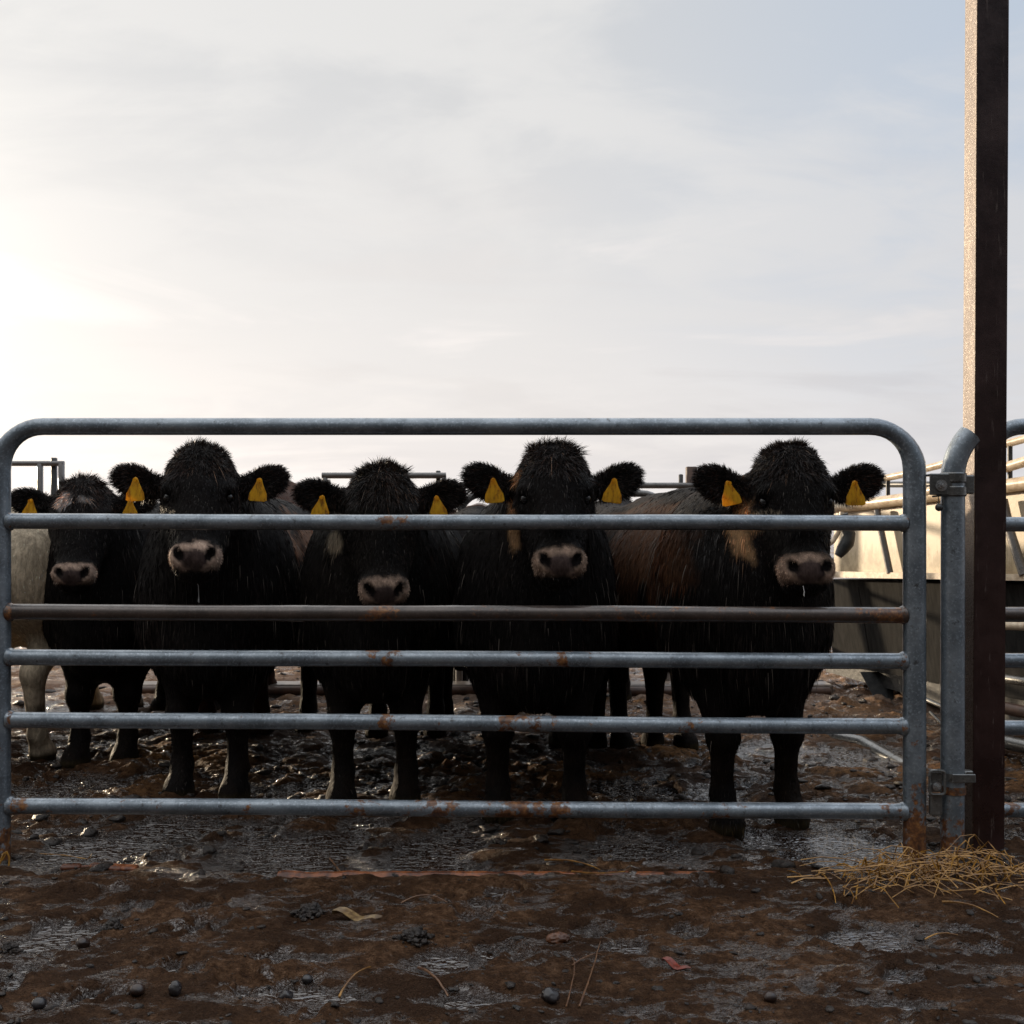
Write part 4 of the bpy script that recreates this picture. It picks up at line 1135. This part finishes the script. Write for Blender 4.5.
def clod_cluster(px, py, wpx, hgt, label, seed):
    x, y = ground_pt(px, py); g = np.random.default_rng(seed); w = wpx*y/F
    bm = bmesh.new(); bmesh.ops.create_icosphere(bm, subdivisions=2, radius=1); base = np.array([v.co[:] for v in bm.verts]); tri = np.array([[v.index for v in f.verts] for f in bm.faces]); bm.free()
    Vs = []; Fs = []; n = 0
    for i in range(110):
        a = g.uniform(0, 6.28); rr = min(abs(g.normal(0, .42)), .95); dx = math.cos(a)*rr*w; dy = math.sin(a)*rr*w*.8
        r = w*g.uniform(.09, .27)*max(.4, 1-rr*.5)
        k = (1+.35*np.sin(base@(g.normal(size=3)*2.5)+g.uniform(0, 6))+.25*np.sin(base@(g.normal(size=3)*6)+g.uniform(0, 6))+.12*g.normal(size=len(base)))[:, None]
        v = base*k*r*np.array([1, g.uniform(.6, 1), g.uniform(.5, .9)])
        zz = gh(x+dx, y+dy)-gh(x, y)+hgt*math.exp(-(rr*1.4)**2)*g.uniform(.1, 1)
        Vs.append(v+np.array([dx, dy, max(zz, -.01)])); Fs.append(tri+n); n += len(base)
    me = np_mesh('dung_clod', np.concatenate(Vs), [np.concatenate(Fs)], True)
    o = obj('dung_clod', me, M_clod, None, (x, y, gh(x, y))); tag(o, label, 'clod')
clod_cluster(414, 948, 21, .028, 'crumbly black clod in the middle of the foreground mud', 3)
clod_cluster(112, 933, 16, .015, 'flat dark clod on the left foreground mud', 5)
clod_cluster(308, 922, 22, .024, 'dark crumbly clod left of the dead leaf', 9)
clod_cluster(12, 955, 14, .016, 'dark clod at the left photo edge in the foreground', 11)
on_ground('clay_lump', 558, 947, 10, M_orange, 'orange-brown clay lump half in the mud at centre', 'lump', .3, (1.1, .8, .6), 2, 4, 3.0, .5)
# leaf
def leaf(px, py, L_, W_, m, label, ang, name='leaf', curl=.012):
    x, y = ground_pt(px, py); z = max(gh(x, y), 0)+.008; b = MB((x, y, z)); vs = []; fs = []; n = 9
    ca, sa = math.cos(ang), math.sin(ang)
    for side in (0, 1):
        for i in range(n):
            t = i/(n-1); wv = W_*math.sin(math.pi*t**.8)*.5+.001
            for s_ in (-1, 0, 1):
                u = (t-.5)*L_; v = s_*wv; zz = curl*abs(s_)*math.sin(t*5+1)+.004*math.sin(t*9)-side*.0012
                vs.append((x+u*ca-v*sa, y+u*sa+v*ca, z+zz))
    for side in (0, 1):
        o_ = side*n*3
        for i in range(n-1):
            for s_ in (0, 1):
                f = (o_+i*3+s_, o_+i*3+s_+1, o_+(i+1)*3+s_+1, o_+(i+1)*3+s_); fs.append(f if not side else f[::-1])
    b.add(vs, fs); return tag(b.build(name, m, None, loc=(x, y, z)), label, 'leaf')
leaf(357, 926, .14, .05, M_leaf, 'pale dead leaf lying flat in the foreground mud', R(-6))
leaf(676, 973, .08, .028, M_red, 'small red leaf scrap in the right foreground mud', R(-35), curl=.006)
# small clods everywhere
def clods():
    bm = bmesh.new(); bmesh.ops.create_icosphere(bm, subdivisions=2, radius=1); base = np.array([v.co[:] for v in bm.verts]); tri = np.array([[v.index for v in f.verts] for f in bm.faces]); bm.free()
    Vs = []; Fs = []; n = 0; g = np.random.default_rng(5)
    M = 2600
    ys = 2.45+6.5*g.random(M)**1.6; xs = g.uniform(-1, 1, M)*(.5*ys+.15)
    h, pud, far = ground_h(xs, ys)
    for i in range(M):
        if pud[i] > .35 and g.random() < .85: continue
        fore = ys[i] < 3.5
        if fore and g.random() < .35: continue
        r = (.003+.011*g.random()**3) if fore else (.006+.028*g.random()**2.5)
        o3_ = g.uniform(0, 50, 3); k = (1+.9*(np.sin(base@(g.normal(size=3)*2.2)+o3_[0])*.5+np.sin(base@(g.normal(size=3)*4.5)+o3_[1])*.35)*.6+.25*(g.random(len(base))-.5))[:, None]
        an = g.uniform(0, 6.28); c, s = math.cos(an), math.sin(an)
        v = base*k*r*np.array([1.1, g.uniform(.5, 1), g.uniform(.3, .6)]); v = np.stack([v[:, 0]*c-v[:, 1]*s, v[:, 0]*s+v[:, 1]*c, v[:, 2]], -1)
        Vs.append(v+np.array([xs[i], ys[i], h[i]+r*.08])); Fs.append(tri+n); n += len(base)
    me = np_mesh('mud_clods', np.concatenate(Vs), [np.concatenate(Fs)], True)
    tag(obj('mud_clods', me, M_clod), 'loose dark clods and crumbs scattered over the mud', None, None, 'stuff')
clods()
